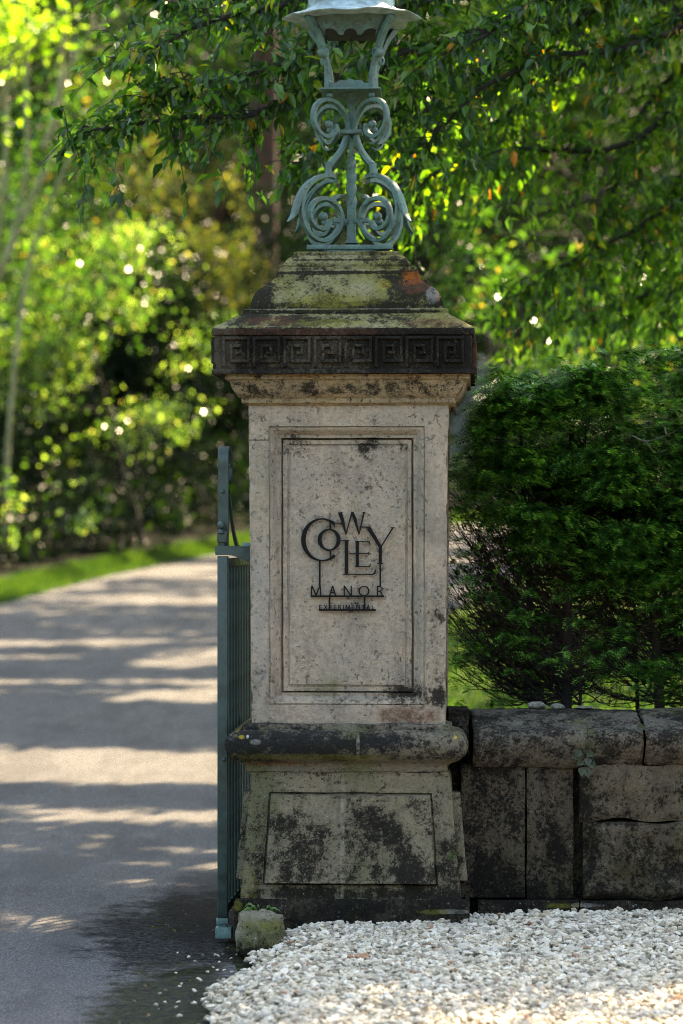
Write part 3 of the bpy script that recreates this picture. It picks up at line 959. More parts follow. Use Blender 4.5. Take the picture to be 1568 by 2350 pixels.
class Sweep:
    def __init__(s): s.V = []; s.F = []

    def bar(s, path, ang, wid, thk, factor=.72, smooth=5, taper=None, tip=None):
        """path: list of (dx, row) seen from the front of a bracket standing at angle ang; rectangular section"""
        P = np.array([(abs(lr(p[0])) / factor if factor else lr(p[0]), lz(p[1])) for p in path], float)
        if smooth: P = catmull(P, smooth)
        T = np.gradient(P, axis=0); T /= (np.linalg.norm(T, axis=1)[:, None] + 1e-9)
        N = np.stack([-T[:, 1], T[:, 0]], 1)
        n = len(P)
        tw = np.ones(n) if taper is None else np.interp(np.linspace(0, 1, n), *taper)
        ca, sa = math.cos(ang), math.sin(ang)
        o = len(s.V)
        b = .22
        sec = [(-1, -1 + b), (-1, 1 - b), (-1 + b, 1), (1 - b, 1), (1, 1 - b), (1, -1 + b), (1 - b, -1), (-1 + b, -1)]
        for i in range(n):
            for (a, c) in sec:
                q = P[i] + N[i] * a * thk / 2 * tw[i]
                y = c * wid / 2 * (tw[i] ** .5)
                s.V.append((q[0] * ca - y * sa, q[0] * sa + y * ca, q[1]))
        for i in range(n - 1):
            for k in range(8):
                a = o + i * 8 + k; b2 = o + i * 8 + (k + 1) % 8
                s.F.append((a, b2, b2 + 8, a + 8))
        return P

    def build(s, name, mat=None, parent=None, sharp=40):
        o = mesh_np(name, s.V, np.array(s.F), mat or PAINT, parent or lantern, smooth=True)
        bm = bmesh.new(); bm.from_mesh(o.data)
        bmesh.ops.holes_fill(bm, edges=[e for e in bm.edges if e.is_boundary], sides=8)
        bmesh.ops.recalc_face_normals(bm, faces=bm.faces)
        bm.to_mesh(o.data); bm.free()
        o.data.set_sharp_from_angle(angle=math.radians(sharp))
        return o


def lathe(name, prof, mat, parent, seg=20, loc=(0, 0, 0), sharp=40):
    V = []; Fc = []
    for r, z in prof:
        for k in range(seg):
            a = 2 * math.pi * k / seg
            V.append((r * math.cos(a) + loc[0], r * math.sin(a) + loc[1], z + loc[2]))
    for i in range(len(prof) - 1):
        for k in range(seg):
            a = i * seg + k; b = i * seg + (k + 1) % seg
            Fc.append((a, b, b + seg, a + seg))
    return mesh_np(name, V, np.array(Fc), mat, parent, smooth=True, sharp=sharp)


def ball(r, n=7): return [(max(.0004, r * math.sin(math.pi * i / n)), -r * math.cos(math.pi * i / n)) for i in range(n + 1)]


ANG = [math.radians(a) for a in (-135, -45, 45, 135)]
leg_parts = []
for a in ANG:
    sw = Sweep()
    up = [Z2(*p) for p in [(742, 110), (730, 170), (700, 250), (655, 335), (600, 410), (560, 452)]]
    sw.bar(up, a, .024, .017)
    sw.bar([Z2(*p) for p in [(556, 440), (556, 495), (556, 550)]], a, .024, .019, smooth=0)
    sw.bar([Z2(*p) for p in [(618, 575), (560, 563), (480, 585), (390, 650), (325, 750), (295, 870), (295, 990), (325, 1090), (375, 1170), (450, 1222), (530, 1222), (600, 1175), (655, 1100), (682, 1010),
                             (672, 915), (630, 845), (560, 808), (480, 808), (410, 860), (378, 950), (395, 1045), (455, 1105), (530, 1100), (575, 1030)]], a, .023, .0175, smooth=5)
    # acanthus tail that springs off the outside of the scroll, and the horn on its inside
    sw.bar([Z2(*p) for p in [(440, 590), (345, 680), (282, 790), (247, 900), (215, 1000), (160, 1072)]], a, .030, .016, taper=([0, .3, .7, 1], [.6, 1, 1.1, .12]))
    sw.bar([Z2(*p) for p in [(600, 850), (612, 790), (650, 755), (715, 748)]], a, .020, .011, taper=([0, .5, 1], [1.2, 1, .12]))
    L_ = sw.build('leg')
    dx, row = Z2(508, 985)
    bx = abs(lr(dx)) / .72
    bo = lathe('boss', [(r, z * 1.1) for r, z in ball(.0175)], PAINT, L_, 14, (0, 0, 0))
    bo.rotation_euler = (math.radians(90), 0, a); bo.location = (bx * math.cos(a), bx * math.sin(a), lz(row))
    # upper scroll
    sw = Sweep()
    sw.bar([Z1(*p) for p in [(745, 1345), (735, 1270), (705, 1180), (650, 1100), (570, 1055), (490, 1060), (425, 1115), (395, 1200), (400, 1295), (445, 1385), (510, 1425), (575, 1405), (612, 1345), (605, 1290)]], a, .023, .017, smooth=6)
    sw.bar([Z1(*p) for p in [(430, 1330), (470, 1450), (520, 1500), (570, 1480)]], a, .018, .009, smooth=5, taper=([0, .5, 1], [.4, 1, .2]))
    U_ = sw.build('upper_scroll')
    dx, row = Z1(545, 1300); bx = abs(lr(dx)) / .72
    bo = lathe('boss', [(r, z * 1.1) for r, z in ball(.016)], PAINT, U_, 14)
    bo.rotation_euler = (math.radians(90), 0, a); bo.location = (bx * math.cos(a), bx * math.sin(a), lz(row))
    dx, row = Z1(555, 1002); bx = abs(lr(dx)) / .72
    lathe('ball_foot', ball(.0135), PAINT, lantern, 16, (bx * math.cos(a), bx * math.sin(a), lz(row)))
# twisted stem
V = []; Fc = []
rows = [(1.55, 1232, 0), (1.5, 1222, 0), (1.08, 1190, 0), (1.0, 1120, 0), (1.0, 1040, 0), (1.0, 900, 0), (.98, 870, 0)]
rr = []
for w_, y_, t_ in rows: rr.append((w_ * .0185, Z2(0, y_)[1], 0))
for i in range(61):
    t = i / 60; rr.append(((.97 - .22 * t) * .0190, Z2(0, 865 - 530 * t)[1], t * 6.6))
rr.append((.008, Z2(0, 250)[1], 6.6)); rr.append((.008, 250, 6.6))
for r, row, tw in rr:
    for k in range(12):
        a = 2 * math.pi * k / 12
        q = r * (.94 + .36 * math.cos(4 * a)) if 0 < tw < 6.6 else r * (1.06 + .14 * math.cos(4 * a))
        V.append((q * math.cos(a + tw + .78), q * math.sin(a + tw + .78), lz(row)))
for i in range(len(rr) - 1):
    for k in range(12):
        a = i * 12 + k; b = i * 12 + (k + 1) % 12
        Fc.append((a, b, b + 12, a + 12))
mesh_np('twisted_stem', V, np.array(Fc), PAINT, lantern, smooth=True, sharp=50)


def box_mesh(sx, sy, sz, bev=.0015, c=(0, 0, 0), rot=0.0):
    bm = bmesh.new(); bmesh.ops.create_cube(bm, size=1)
    for v_ in bm.verts: v_.co = Vector((v_.co.x * sx, v_.co.y * sy, v_.co.z * sz))
    bmesh.ops.bevel(bm, geom=bm.edges[:], offset=bev, segments=2, affect='EDGES', profile=.5)
    R = Matrix.Translation(c) @ Matrix.Rotation(rot, 4, 'Z')
    bmesh.ops.transform(bm, matrix=R, verts=bm.verts)
    return bm


def bm_obj(name, bms, mat, parent, sharp=35):
    me = bpy.data.meshes.new(name)
    out = bmesh.new()
    for b in bms:
        t = bpy.data.meshes.new('t'); b.to_mesh(t); b.free(); out.from_mesh(t); bpy.data.meshes.remove(t)
    out.to_mesh(me); out.free()
    for p in me.polygons: p.use_smooth = True
    me.set_sharp_from_angle(angle=math.radians(sharp))
    o = bpy.data.objects.new(name, me); COL.objects.link(o)
    if mat: me.materials.append(mat)
    if parent: o.parent = parent
    return o


# base: a square plate frame with a cross, lifted on little feet
r0 = lr(100) / 1.0
bms = []
for k, a in enumerate((math.pi / 4, 3 * math.pi / 4)):
    bms.append(box_mesh(r0 * 2.62, .026, .0190 + .0006 * k, .002, (0, 0, .0360), a))
bms.append(box_mesh(r0 * 1.95, .020, .0182, .002, (0, -r0 * .93, .0363)))
bms.append(box_mesh(r0 * 1.95, .020, .0182, .002, (0, r0 * .93, .0363)))
bms.append(box_mesh(.052, .052, .024, .003, (0, 0, .0385), .78))
bm_obj('base_frame', bms, PAINT, lantern)
for a in ANG:
    bm_obj('base_foot', [box_mesh(.024, .024, .014, .002, (r0 * 1.15 * math.cos(a), r0 * 1.15 * math.sin(a), .0215), a)], PAINT, lantern)
# tie bars between the scrolls, and the collar that clasps the four brackets
tr_ = lr(Z2(970, 0)[0]) / .72
bm_obj('tie_bar', [box_mesh(tr_ * 2.0, .014, .0180, .002, (0, 0, lz(Z2(0, 1012)[1])), math.pi / 4), box_mesh(tr_ * 2.0, .014, .0186, .002, (0, 0, lz(Z2(0, 1012)[1])), -math.pi / 4)], PAINT, lantern)
bm_obj('collar', [box_mesh(lr(50), lr(50), .0165, .003, (0, 0, lz(Z2(0, 102)[1])))], PAINT, lantern)
# fluted core between the upper scrolls
lathe('upper_core', [(.010, lz(305)), (.013, lz(288)), (.009, lz(270)), (.012, lz(250)), (.018, lz(240)), (.040, lz(226)), (.052, lz(218)), (.001, lz(217.5))], PAINT, lantern, 12)

# tray, gallery, four uprights, valance, roof
TW = lr(138)      # full width of the tray seen square on
QY = lz(213)
tray_h = .0085


def quad_ring(prof, seg_wobble=None, sides=4, rot=math.pi / 4):
    V = []; Fc = []
    for r, z in prof:
        for k in range(sides):
            a = rot + 2 * math.pi * k / sides
            V.append((r * math.cos(a), r * math.sin(a), z))
    for i in range(len(prof) - 1):
        for k in range(sides):
            a = i * sides + k; b = i * sides + (k + 1) % sides
            Fc.append((a, b, b + sides, a + sides))
    return V, Fc


s2 = math.sqrt(.5)
V, Fc = quad_ring([(.001, QY - .009), (TW * s2 * .82, QY - .009), (TW * s2 * .97, QY - .004), (TW * s2, QY - .002), (TW * s2, QY + .003), (TW * s2 * .95, QY + .0045), (TW * s2 * .80, QY + .004), (.001, QY + .0035)])
mesh_np('tray', V, np.array(Fc), PAINT, lantern)
# pierced gallery plate on each side of the tray with a crested top
for k in range(4):
    th = math.pi / 2 * k
    w = lr(108) / 2
    yb = lz(210); n = 26
    V = []; Fc = []
    for t in (0, 1):
        y = -TW * .40 - .0035 * t
        for i in range(n + 1):
            u = -1 + 2 * i / n
            c = 0.0
            if abs(u) < .62: c = .0135 * (math.cos(u / .62 * math.pi / 2)) ** .6 + .003 * math.cos(u * 15)
            x = u * w
            for z in (yb, lz(199) + max(0, c)):
                V.append((x * math.cos(th) - y * math.sin(th), x * math.sin(th) + y * math.cos(th), z))
    m2 = 2 * (n + 1)
    for i in range(n):
        a = 2 * i
        Fc += [(a, a + 2, a + 3, a + 1), (m2 + a, m2 + a + 1, m2 + a + 3, m2 + a + 2), (a + 1, a + 3, m2 + a + 3, m2 + a + 1), (a, m2 + a, m2 + a + 2, a + 2)]
    mesh_np('gallery_plate', V, np.array(Fc), PAINT, lantern)
for a in ANG:
    sw = Sweep()
    sw.bar([Z1(*p) for p in [(548, 930), (545, 820), (540, 740), (525, 650), (497, 575)]], a, .026, .021, factor=.70, taper=([0, .15, .6, 1], [1.3, 1.15, .85, 1]))
    sw.bar([Z1(*p) for p in [(497, 575), (470, 470), (430, 370), (390, 300), (345, 225)]], a, .028, .022, factor=.70, taper=([0, .5, 1], [.9, 1.05, 1.3]))
    up_ = sw.build('upright')
    dx, row = Z1(499, 580); bx = abs(lr(dx)) / .70
    kb = lathe('knuckle', [(.0001, -.017), (.015, -.017), (.0195, -.014), (.0195, .014), (.015, .017), (.009, .017), (.009, .012), (.0001, .012)], PAINT, up_, 16)
    kb.rotation_euler = (math.radians(90), 0, a); kb.location = (bx * math.cos(a), bx * math.sin(a), lz(row))
# valance: four sloping plates with scalloped lower edges under the eaves
m = M('lantern_dark_inside'); m.put(m.b.inputs['Base Color'], (.012, .013, .012)); m.b.inputs['Roughness'].default_value = .8; INSIDE = m.m
for k in range(4):
    th = math.pi / 2 * k
    n = 60
    V = []; Fc = []
    for t in (0, 1):
        for i in range(n + 1):
            u = -1 + 2 * i / n
            d = min(abs(u - c) for c in (-.66, 0, .66))
            cut = math.sqrt(max(0, 1 - (d / .235) ** 2)) * .022
            rows_ = [(lz(45), lr(92)), (lz(90) + cut, lr(63) + cut * .8)]
            for z, w in rows_:
                x = u * w; y = -w * .93 - .003 * t
                V.append((x * math.cos(th) - y * math.sin(th), x * math.sin(th) + y * math.cos(th), z))
    m2 = 2 * (n + 1)
    for i in range(n):
        a = 2 * i
        Fc += [(a, a + 2, a + 3, a + 1), (m2 + a, m2 + a + 1, m2 + a + 3, m2 + a + 2), (a + 1, a + 3, m2 + a + 3, m2 + a + 1), (a, m2 + a, m2 + a + 2, a + 2)]
    mesh_np('valance', V, np.array(Fc), PAINT, lantern, smooth=True, sharp=30)
V, Fc = quad_ring([(lr(88) * 1.25, lz(58)), (lr(66) * 1.2, lz(84)), (lr(30), lz(90)), (.001, lz(88))])
mesh_np('burner_housing', V, np.array(Fc), INSIDE, lantern)
lathe('burner', [(.004, lz(88)), (.004, lz(112)), (.009, lz(114)), (.008, lz(122)), (.0005, lz(124))], INSIDE, lantern, 10)
# ruffled eave and roof
ROOF = paint_mat('pale_roof_paint', (.21, .285, .29), rough=.38, worn=.25)
V = []; Fc = []; seg = 64
prof = [(86, 46, .3), (128, 50, .6), (150, 44, 1.0), (151, 42.5, 1.0), (128, 34, .6), (108, 26, .25), (98, 16, 0), (101, 0, 0), (110, -25, 0), (100, -60, 0), (50, -100, 0), (1, -110, 0)]
for j, (r, row, wv) in enumerate(prof):
    for k in range(seg):
        a = 2 * math.pi * k / seg
        oc = .89 + .11 * abs(math.cos(4 * a + .0)) if row < 40 else 1
        lobe = 1 + .06 * wv * math.cos(8 * a)
        V.append((lr(r) * oc * lobe * math.cos(a - math.pi / 2), lr(r) * oc * lobe * math.sin(a - math.pi / 2), lz(row + wv * (4.0 * math.cos(8 * a) + 4 * math.cos(a * 2 + .6)))))
for i in range(len(prof) - 1):
    for k in range(seg):
        a = i * seg + k; b = i * seg + (k + 1) % seg
        Fc.append((a, b, b + seg, a + seg))
mesh_np('roof', V, np.array(Fc), ROOF, lantern, smooth=True, sharp=30)
# star-shaped vents in the roof
for kk in range(4):
    bms = []
    V = []; Fc = []
    for i in range(8):
        a = math.pi / 4 * i; r = .030 if i % 2 == 0 else .011
        for t in (0, 1): V.append((r * math.sin(a), -.001 - .0035 * t, -r * math.cos(a) * 1.05))
    V += [(0, -.001, 0), (0, -.0045, 0)]
    for i in range(8):
        j = (i + 1) % 8
        Fc += [(2 * i + 1, 2 * j + 1, 17), (2 * i, 16, 2 * j)]
    F4 = [(2 * i, 2 * ((i + 1) % 8), 2 * ((i + 1) % 8) + 1, 2 * i + 1) for i in range(8)]
    ob = mesh_np('roof_vent', V, [np.array(Fc), np.array(F4)], INSIDE, lantern)
    th = math.pi / 2 * kk
    rad = lr(102)
    ob.rotation_euler = (math.radians(-3), 0, th)
    ob.location = (rad * math.sin(th), -rad * math.cos(th), lz(1))

# ------------------------------------------------------------------ iron gate, swung open away from the camera
GP = paint_mat('dark_green_gate_paint', (.020, .040, .034), rough=.42, worn=.12)
GL = paint_mat('pale_green_shoe_paint', (.09, .17, .155), rough=.5, worn=.5)
gpos = W(512, 2150, .14)
GROT = -math.radians(3.6)
gate = empty('iron_gate', (gpos[0], gpos[1], float(gpos[2])), GROT)
tag(gate, 'dark green wrought iron gate leaf standing open beside the pillar, seen nearly edge on', 'gate')
GDp = D0 + gpos[1]
gz = lambda yd: EYE - (yd - HOR) * GDp / F - gpos[2]
gl = lambda px: px * GDp / F
# the gate runs along local +Y
bm_obj('heel_post', [box_mesh(gl(23.5), gl(26), gz(1276) - gz(2112), .003, (0, 0, (gz(1276) + gz(2112)) / 2))], GP, gate)
bm_obj('pivot_shoe', [box_mesh(gl(28), .05, gl(15), .004, (-.001, 0, gz(2113))), box_mesh(gl(19), .034, gl(30), .004, (-.001, 0, gz(2126))), box_mesh(gl(38), .06, gl(27), .006, (.004, 0, gz(2139)))], GL, gate)
# hinge neck, block and ball finial above the bracket
bm_obj('hinge_block', [box_mesh(gl(23.5), gl(23.5), gl(26), .003, (-.002, -.004, gz(1232)))], GP, gate)
lathe('hinge_neck', [(gl(9), gz(1256)), (gl(9), gz(1243))], GP, gate, 14, (-.002, -.004, 0))
lathe('ball_finial', [(gl(8), -.030), (gl(7), -.024), (gl(5), -.018)] + [(r, z) for r, z in ball(gl(9.5), 10)][1:], GP, gate, 16, (-.003, -.030, gz(1205)))
# flat dog bar that rises and curls over backward
sw = Sweep()
path = [(0, 1275)] + [(0, y) for y in (1240, 1200, 1150, 1110)]
P = []
for y_ in (1256, 1200, 1150, 1110, 1080): P.append((.012, gz(y_)))
P += [(.010, gz(1056)), (.022, gz(1036)), (.060, gz(1026)), (.110, gz(1030)), (.150, gz(1050)), (.160, gz(1075)), (.145, gz(1096)), (.115, gz(1106))]
P = catmull(P, 6)


def flat_bar(P, wid, thk, x0=0.0):
    T = np.gradient(P, axis=0); T /= np.linalg.norm(T, axis=1)[:, None]
    N = np.stack([-T[:, 1], T[:, 0]], 1)
    V = []; Fc = []
    b = .0018
    sec = [(-wid / 2, -thk / 2 + b), (-wid / 2, thk / 2 - b), (-wid / 2 + b, thk / 2), (wid / 2 - b, thk / 2), (wid / 2, thk / 2 - b), (wid / 2, -thk / 2 + b), (wid / 2 - b, -thk / 2), (-wid / 2 + b, -thk / 2)]
    for i in range(len(P)):
        for (x, q) in sec:
            pp = P[i] + N[i] * q
            V.append((x0 + x, pp[0], pp[1]))
    for i in range(len(P) - 1):
        for k in range(8):
            a = i * 8 + k; c = i * 8 + (k + 1) % 8
            Fc.append((a, a + 8, c + 8, c))
    return V, Fc


V, Fc = flat_bar(P, gl(25), .011)
curl = mesh_np('curled_top_strap', V, np.array(Fc), GP, gate, smooth=True, sharp=35)
bmx = lathe('rivet', ball(.0085), GP, curl, 12, (gl(-1), .006, gz(1128)))
bmx = lathe('rivet', [(r, z) for r, z in ball(.0075)], GP, curl, 12, (gl(14), .05, gz(1068)))
bmx = lathe('rivet', [(r, z) for r, z in ball(.0065)], GP, curl, 12, (-gl(13.5), .05, gz(1068)))
V, Fc = flat_bar(catmull([(.055, gz(1128)), (.10, gz(1150)), (.20, gz(1200)), (.34, gz(1243)), (.52, gz(1268)), (.9, gz(1282))], 5), .012, .022, gl(9))
mesh_np('sweeping_brace', V, np.array(Fc), GP, gate, smooth=True, sharp=35)
bmx = lathe('rivet', ball(.008), GP, gate, 12, (gl(4), -.024, gz(1742)))
# bars and rails
GW = 2.75
nb = 23
proto = None
for i in range(nb):
    y = .125 + i * (GW - .2) / (nb - 1)
    nm = 'gate_bar'
    top = gz(1290) if i else gz(1290)
    if proto is None:
        proto = lathe(nm, [(.0085, gz(2100)), (.0085, top)], GP, gate, 8, (0, 0, 0))
        proto.location = (0, y, 0)
    else:
        o = proto.copy(); COL.objects.link(o); o.parent = gate; o.location = (0, y, 0)
for yy_, hgt in ((1292, .034), (1735, .030), (2095, .036)):
    bm_obj('rail', [box_mesh(.012, GW, hgt, .002, (0, GW / 2 + .01, gz(yy_)))], GP, gate)
bm_obj('end_stile', [box_mesh(.03, .03, gz(1290) - gz(2105), .003, (0, GW, (gz(1290) + gz(2105)) / 2))], GP, gate)

# hinge bracket leaded into the pillar
bz = lambda yd: EYE - (yd - HOR) * GDp / F
bk = empty('hinge_bracket', (0, 0, 0), 0)
inv = pil_m.inverted()
V = []; Fc = []
xsb = [W(x, 1260, .14)[0] for x in (494.7, 520, 534, 552, 575, 590)]
botb = [1274, 1274, 1275, 1281, 1291, 1297]
for x, yb_ in zip(xsb, botb):
    for y in (.14 - .026, .14 + .026):
        for z in (bz(1253), bz(yb_)):
            V.append(tuple(inv @ Vector((x, y, z))))
for i in range(len(xsb) - 1):
    a = 4 * i
    Fc += [(a, a + 4, a + 5, a + 1), (a + 2, a + 3, a + 7, a + 6), (a, a + 2, a + 6, a + 4), (a + 1, a + 5, a + 7, a + 3)]
Fc += [(0, 1, 3, 2), (20, 22, 23, 21)]
bpy.data.objects.remove(bk)
br = mesh_np('hinge_bracket', V, np.array(Fc), GP, pillar)
bm = bmesh.new(); bm.from_mesh(br.data); bmesh.ops.bevel(bm, geom=bm.edges[:], offset=.0018, segments=2, affect='EDGES'); bm.to_mesh(br.data); bm.free()
c_ = inv @ Vector(W(566, 1250, .13))
bm_obj('bracket_cleat', [box_mesh(gl(20), .045, gl(9), .002, (c_.x, c_.y, c_.z))], GL, pillar)

# ------------------------------------------------------------------ low garden wall
wall = empty('garden_wall', (.5, .3, 0))
tag(wall, 'low blackened stone garden wall with a rounded coping, right of the pillar', 'wall')
WK = (.05, .0455, .036)
mat_block = stone_mat('blackened_block', (.125, .098, .068), (.10, .085, .062), dark=.60, darkcol=(.004, .0035, .003), moss=.22, mosscol=(.055, .05, .02), pale=.75, palecol=(.27, .25, .19), dscale=7, bump=1.8, pits=.4, streak=.4)
mat_rock = stone_mat('rock_faced_block', (.155, .125, .085), (.12, .105, .075), dark=.56, darkcol=(.005, .0045, .0035), moss=.28, mosscol=(.06, .05, .02), pale=.55, palecol=(.28, .25, .18), dscale=5, bump=1.6,
                     blobs=[('clean', W(1440, 0, .1)[0], .40, .2, .05, .12), ('clean', W(1370, 0, .1)[0], .17, .05, .1, .12)])
mat_coping = stone_mat('coping_stone', (.15, .125, .095), (.155, .14, .11), dark=.56, moss=.22, pale=.95, palecol=(.36, .34, .30), dscale=8, bump=1.4)


def wz(yd, Y): return EYE - (yd - HOR) * (D0 + Y) / F


def block(name, x0, x1, z0, z1, y0, depth, mat, amp, seed, step=.018, rough=0.0, edge=.006):
    nx_ = max(3, int((x1 - x0) / step)); nz_ = max(3, int((z1 - z0) / step))
    V = []; Fc = []
    def add(P3):
        V.append(P3); return len(V) - 1
    I = np.zeros((nz_ + 1, nx_ + 1), int); J = np.zeros_like(I)
    for i in range(nz_ + 1):
        for j in range(nx_ + 1):
            x = x0 + (x1 - x0) * j / nx_; z = z0 + (z1 - z0) * i / nz_
            ed = min(j, nx_ - j, i, nz_ - i)
            bul = (0 if ed else edge) + (.3 * edge if ed == 1 else 0)
            p = Vector((x, 0, z))
            nrm_ = mnoise.fractal(p * 6 + Vector((seed * 3.1, 0, 0)), 1.0, 2.0, 4)
            y = y0 + bul - rough * (nrm_ + .25) * (1 if ed else .25) - amp * mnoise.noise(p * 30 + Vector((seed, 0, 0)))
            wx = amp * 1.5 * mnoise.noise(Vector((z * 9, seed, 3))) if j in (0, nx_) else 0
            wzz = (amp * 2.2 + rough * .35) * mnoise.noise(Vector((x * 7, seed, 9))) if i in (0, nz_) else 0
            I[i, j] = add((x + wx, y, z + wzz))
            J[i, j] = add((x + wx, y0 + depth, z + wzz))
    for i in range(nz_):
        for j in range(nx_):
            Fc.append((I[i, j], I[i, j + 1], I[i + 1, j + 1], I[i + 1, j]))
    for j in range(nx_):
        Fc.append((I[0, j], J[0, j], J[0, j + 1], I[0, j + 1])); Fc.append((I[-1, j], I[-1, j + 1], J[-1, j + 1], J[-1, j]))
    for i in range(nz_):
        Fc.append((I[i, 0], I[i + 1, 0], J[i + 1, 0], J[i, 0])); Fc.append((I[i, -1], J[i, -1], J[i + 1, -1], I[i + 1, -1]))
    V = [(a - .5, b - .3, c) for a, b, c in V]
    o = mesh_np(name, V, np.array(Fc), mat, wall, smooth=True, sharp=45)
    return o


YF = .12
zc, zp, zb = wz(1762, YF), wz(2064, YF), -.10
wx = lambda xd, Y=YF: W(xd, 0, Y)[0]
block('wall_block', wx(1058), wx(1205), zp + .006, zc + .012, YF, .30, mat_block, .003, 11)
block('wall_block', wx(1210), wx(1316), zp + .002, zc + .012, YF + .005, .30, mat_block, .0025, 12)
block('wall_block', wx(1331), wx(1640), wz(1882, YF), zc + .012, YF - .02, .30, mat_rock, .003, 13, rough=.03)
block('wall_block', wx(1338), wx(1600), zp + .002, wz(1886.5, YF), YF - .015, .30, mat_rock, .003, 14, rough=.045)
xs_ = [wx(1606), 1.95, 2.42, 2.85, 3.4, 3.9]
for i in range(len(xs_) - 1):
    block('wall_block', xs_[i] + .006, xs_[i + 1] - .006, zp + .002, wz(1890, YF), YF - .015, .30, mat_rock, .003, 15 + i, step=.03, rough=.04)
    block('wall_block', xs_[i] + .05, xs_[i + 1] + .035, wz(1882, YF), zc + .012, YF - .015, .30, mat_rock, .003, 25 + i, step=.03, rough=.03)
xs_ = [wx(1095), wx(1330), 1.75, 2.5, 3.3, 3.95]
for i in range(len(xs_) - 1):
    block('plinth_course', xs_[i] + .003, xs_[i + 1] - .003, zb, zp - .003, YF - .03, .36, mat_plinth, .003, 35 + i, step=.022)
V = []; Fc = []
bm_obj('wall_core', [box_mesh(3.5, .20, .64, .002, (.30 + 1.75 - .5 + .08, YF + .17 - .3, .26))], mat_plinth, wall)


def coping(x0, x1, seed, step=.016):
    prof = [(.15, 1762), (.115, 1760), (.10, 1755), (.085, 1748), (.070, 1738), (.052, 1725), (.040, 1708), (.040, 1695), (.050, 1684), (.066, 1677), (.085, 1673), (.105, 1669), (.20, 1646), (.30, 1633), (.40, 1626), (.48, 1632), (.50, 1700), (.50, 1762)]
    pts = [(y, EYE - (yd - HOR) * (D0 + y) / F) for y, yd in prof]
    rows_ = [pts[0]]
    for a, b in zip(pts[:-1], pts[1:]):
        n_ = max(1, int(math.hypot(a[0] - b[0], a[1] - b[1]) / .016))
        for i in range(1, n_ + 1): rows_.append((a[0] + (b[0] - a[0]) * i / n_, a[1] + (b[1] - a[1]) * i / n_))
    nn = int((x1 - x0) / step)
    V = []; Fc = []
    for j in range(nn + 1):
        x = x0 + (x1 - x0) * j / nn
        e = .006 if j in (0, nn) else 0
        for (y, z) in rows_:
            p = Vector((x, y, z))
            d = .010 * mnoise.fractal(p * 5 + Vector((seed, 0, 0)), 1.0, 2.0, 4) + .003 * mnoise.noise(p * 40)
            chip = max(0, mnoise.noise(Vector((x * 4.2 + seed, 1.7, 0))) - .25) * .05 if (y < .12 and z > .69) else 0
            V.append((x + (.004 * mnoise.noise(p * 20) if e else 0) - .5, y + e + d + chip - .3, z - e * .5 + d * .7 - chip * .6))
    n = len(rows_)
    for j in range(nn):
        for i in range(n - 1):
            a = j * n + i
            Fc.append((a, a + n, a + n + 1, a + 1))
    o = mesh_np('coping_stone', V, np.array(Fc), mat_coping, wall, smooth=True, sharp=50)
    bm = bmesh.new(); bm.from_mesh(o.data)
    bmesh.ops.holes_fill(bm, edges=[e for e in bm.edges if e.is_boundary], sides=0); bm.to_mesh(o.data); bm.free()
    return o


coping(wx(1085), wx(1473), 2)
coping(wx(1478), 2.25, 5)
coping(2.258, 3.1, 8)
coping(3.11, 3.95, 9)
block('return_stone', wx(1030, .2), wx(1078, .2), zb, wz(1628, .25), .20, .28, mat_block, .004, 55)

# small loose stones lying on the coping
def rough_stone(name, c, r, seed, mat, parent=None, sub=3, amp=.25, flat=1.0, box=0.0):
    bm = bmesh.new(); bmesh.ops.create_icosphere(bm, subdivisions=sub, radius=1)
    for v_ in bm.verts:
        p = v_.co.copy()
        if box:
            q = max(abs(p.x), abs(p.y), abs(p.z)); p = p.lerp(p / q, box)
        d = 1 + amp * mnoise.fractal(v_.co * 1.3 + Vector((seed, seed, 0)), 1, 2, 3) + amp * .15 * mnoise.noise(v_.co * 6)
        p = p * d
        v_.co = Vector((p.x * r[0], p.y * r[1], p.z * r[2]))
    me = bpy.data.meshes.new(name); bm.to_mesh(me); bm.free()
    for f in me.polygons: f.use_smooth = True
    o = bpy.data.objects.new(name, me); COL.objects.link(o); o.location = c
    me.materials.append(mat)
    if parent: o.parent = parent
    return o


mat_loose = stone_mat('loose_stone', (.30, .28, .23), (.27, .26, .23), dark=.30, moss=.2, pale=.3, dscale=14)
for i, (xd, yd, rx_, lab) in enumerate([(1232, 1617, .036, 'larger rough stone lying on the wall coping left of the yew stems'), (1280, 1620, .027, 'small rounded stone on the coping at the foot of the thick yew stem'),
                                       (1342, 1621, .036, 'thin flat pale stone lying on the coping right of the yew stems')]):
    w_ = W(xd, yd, .36)
    o = rough_stone('loose_stone', (w_[0], w_[1], w_[2] + (-.004)), (rx_, .03, [.017, .013, .006][i]), i + 3, mat_loose)
    tag(o, lab, 'stone', 'loose stones on the coping')

# guard stone at the foot of the pillar
mat_guard = stone_mat('mossy_guard_stone', (.27, .235, .16), (.22, .20, .15), dark=.22, moss=.36, mosscol=(.10, .10, .025), pale=.6, palecol=(.50, .48, .38), dscale=10, bump=1.5,
                      blobs=[('dark', 0, -.06, .12, .045, .30), ('moss', .0, .055, .1, .018, .4)])
gs = W(598, 2148, -.27)
o = rough_stone('guard_stone', (gs[0] + .002, gs[1], gs[2] - .01), (.088, .095, .098), 5.3, mat_guard, sub=5, amp=.22, box=.42)
tag(o, 'squat mossy boulder guarding the left foot of the pillar at the edge of the pebbles', 'boulder')

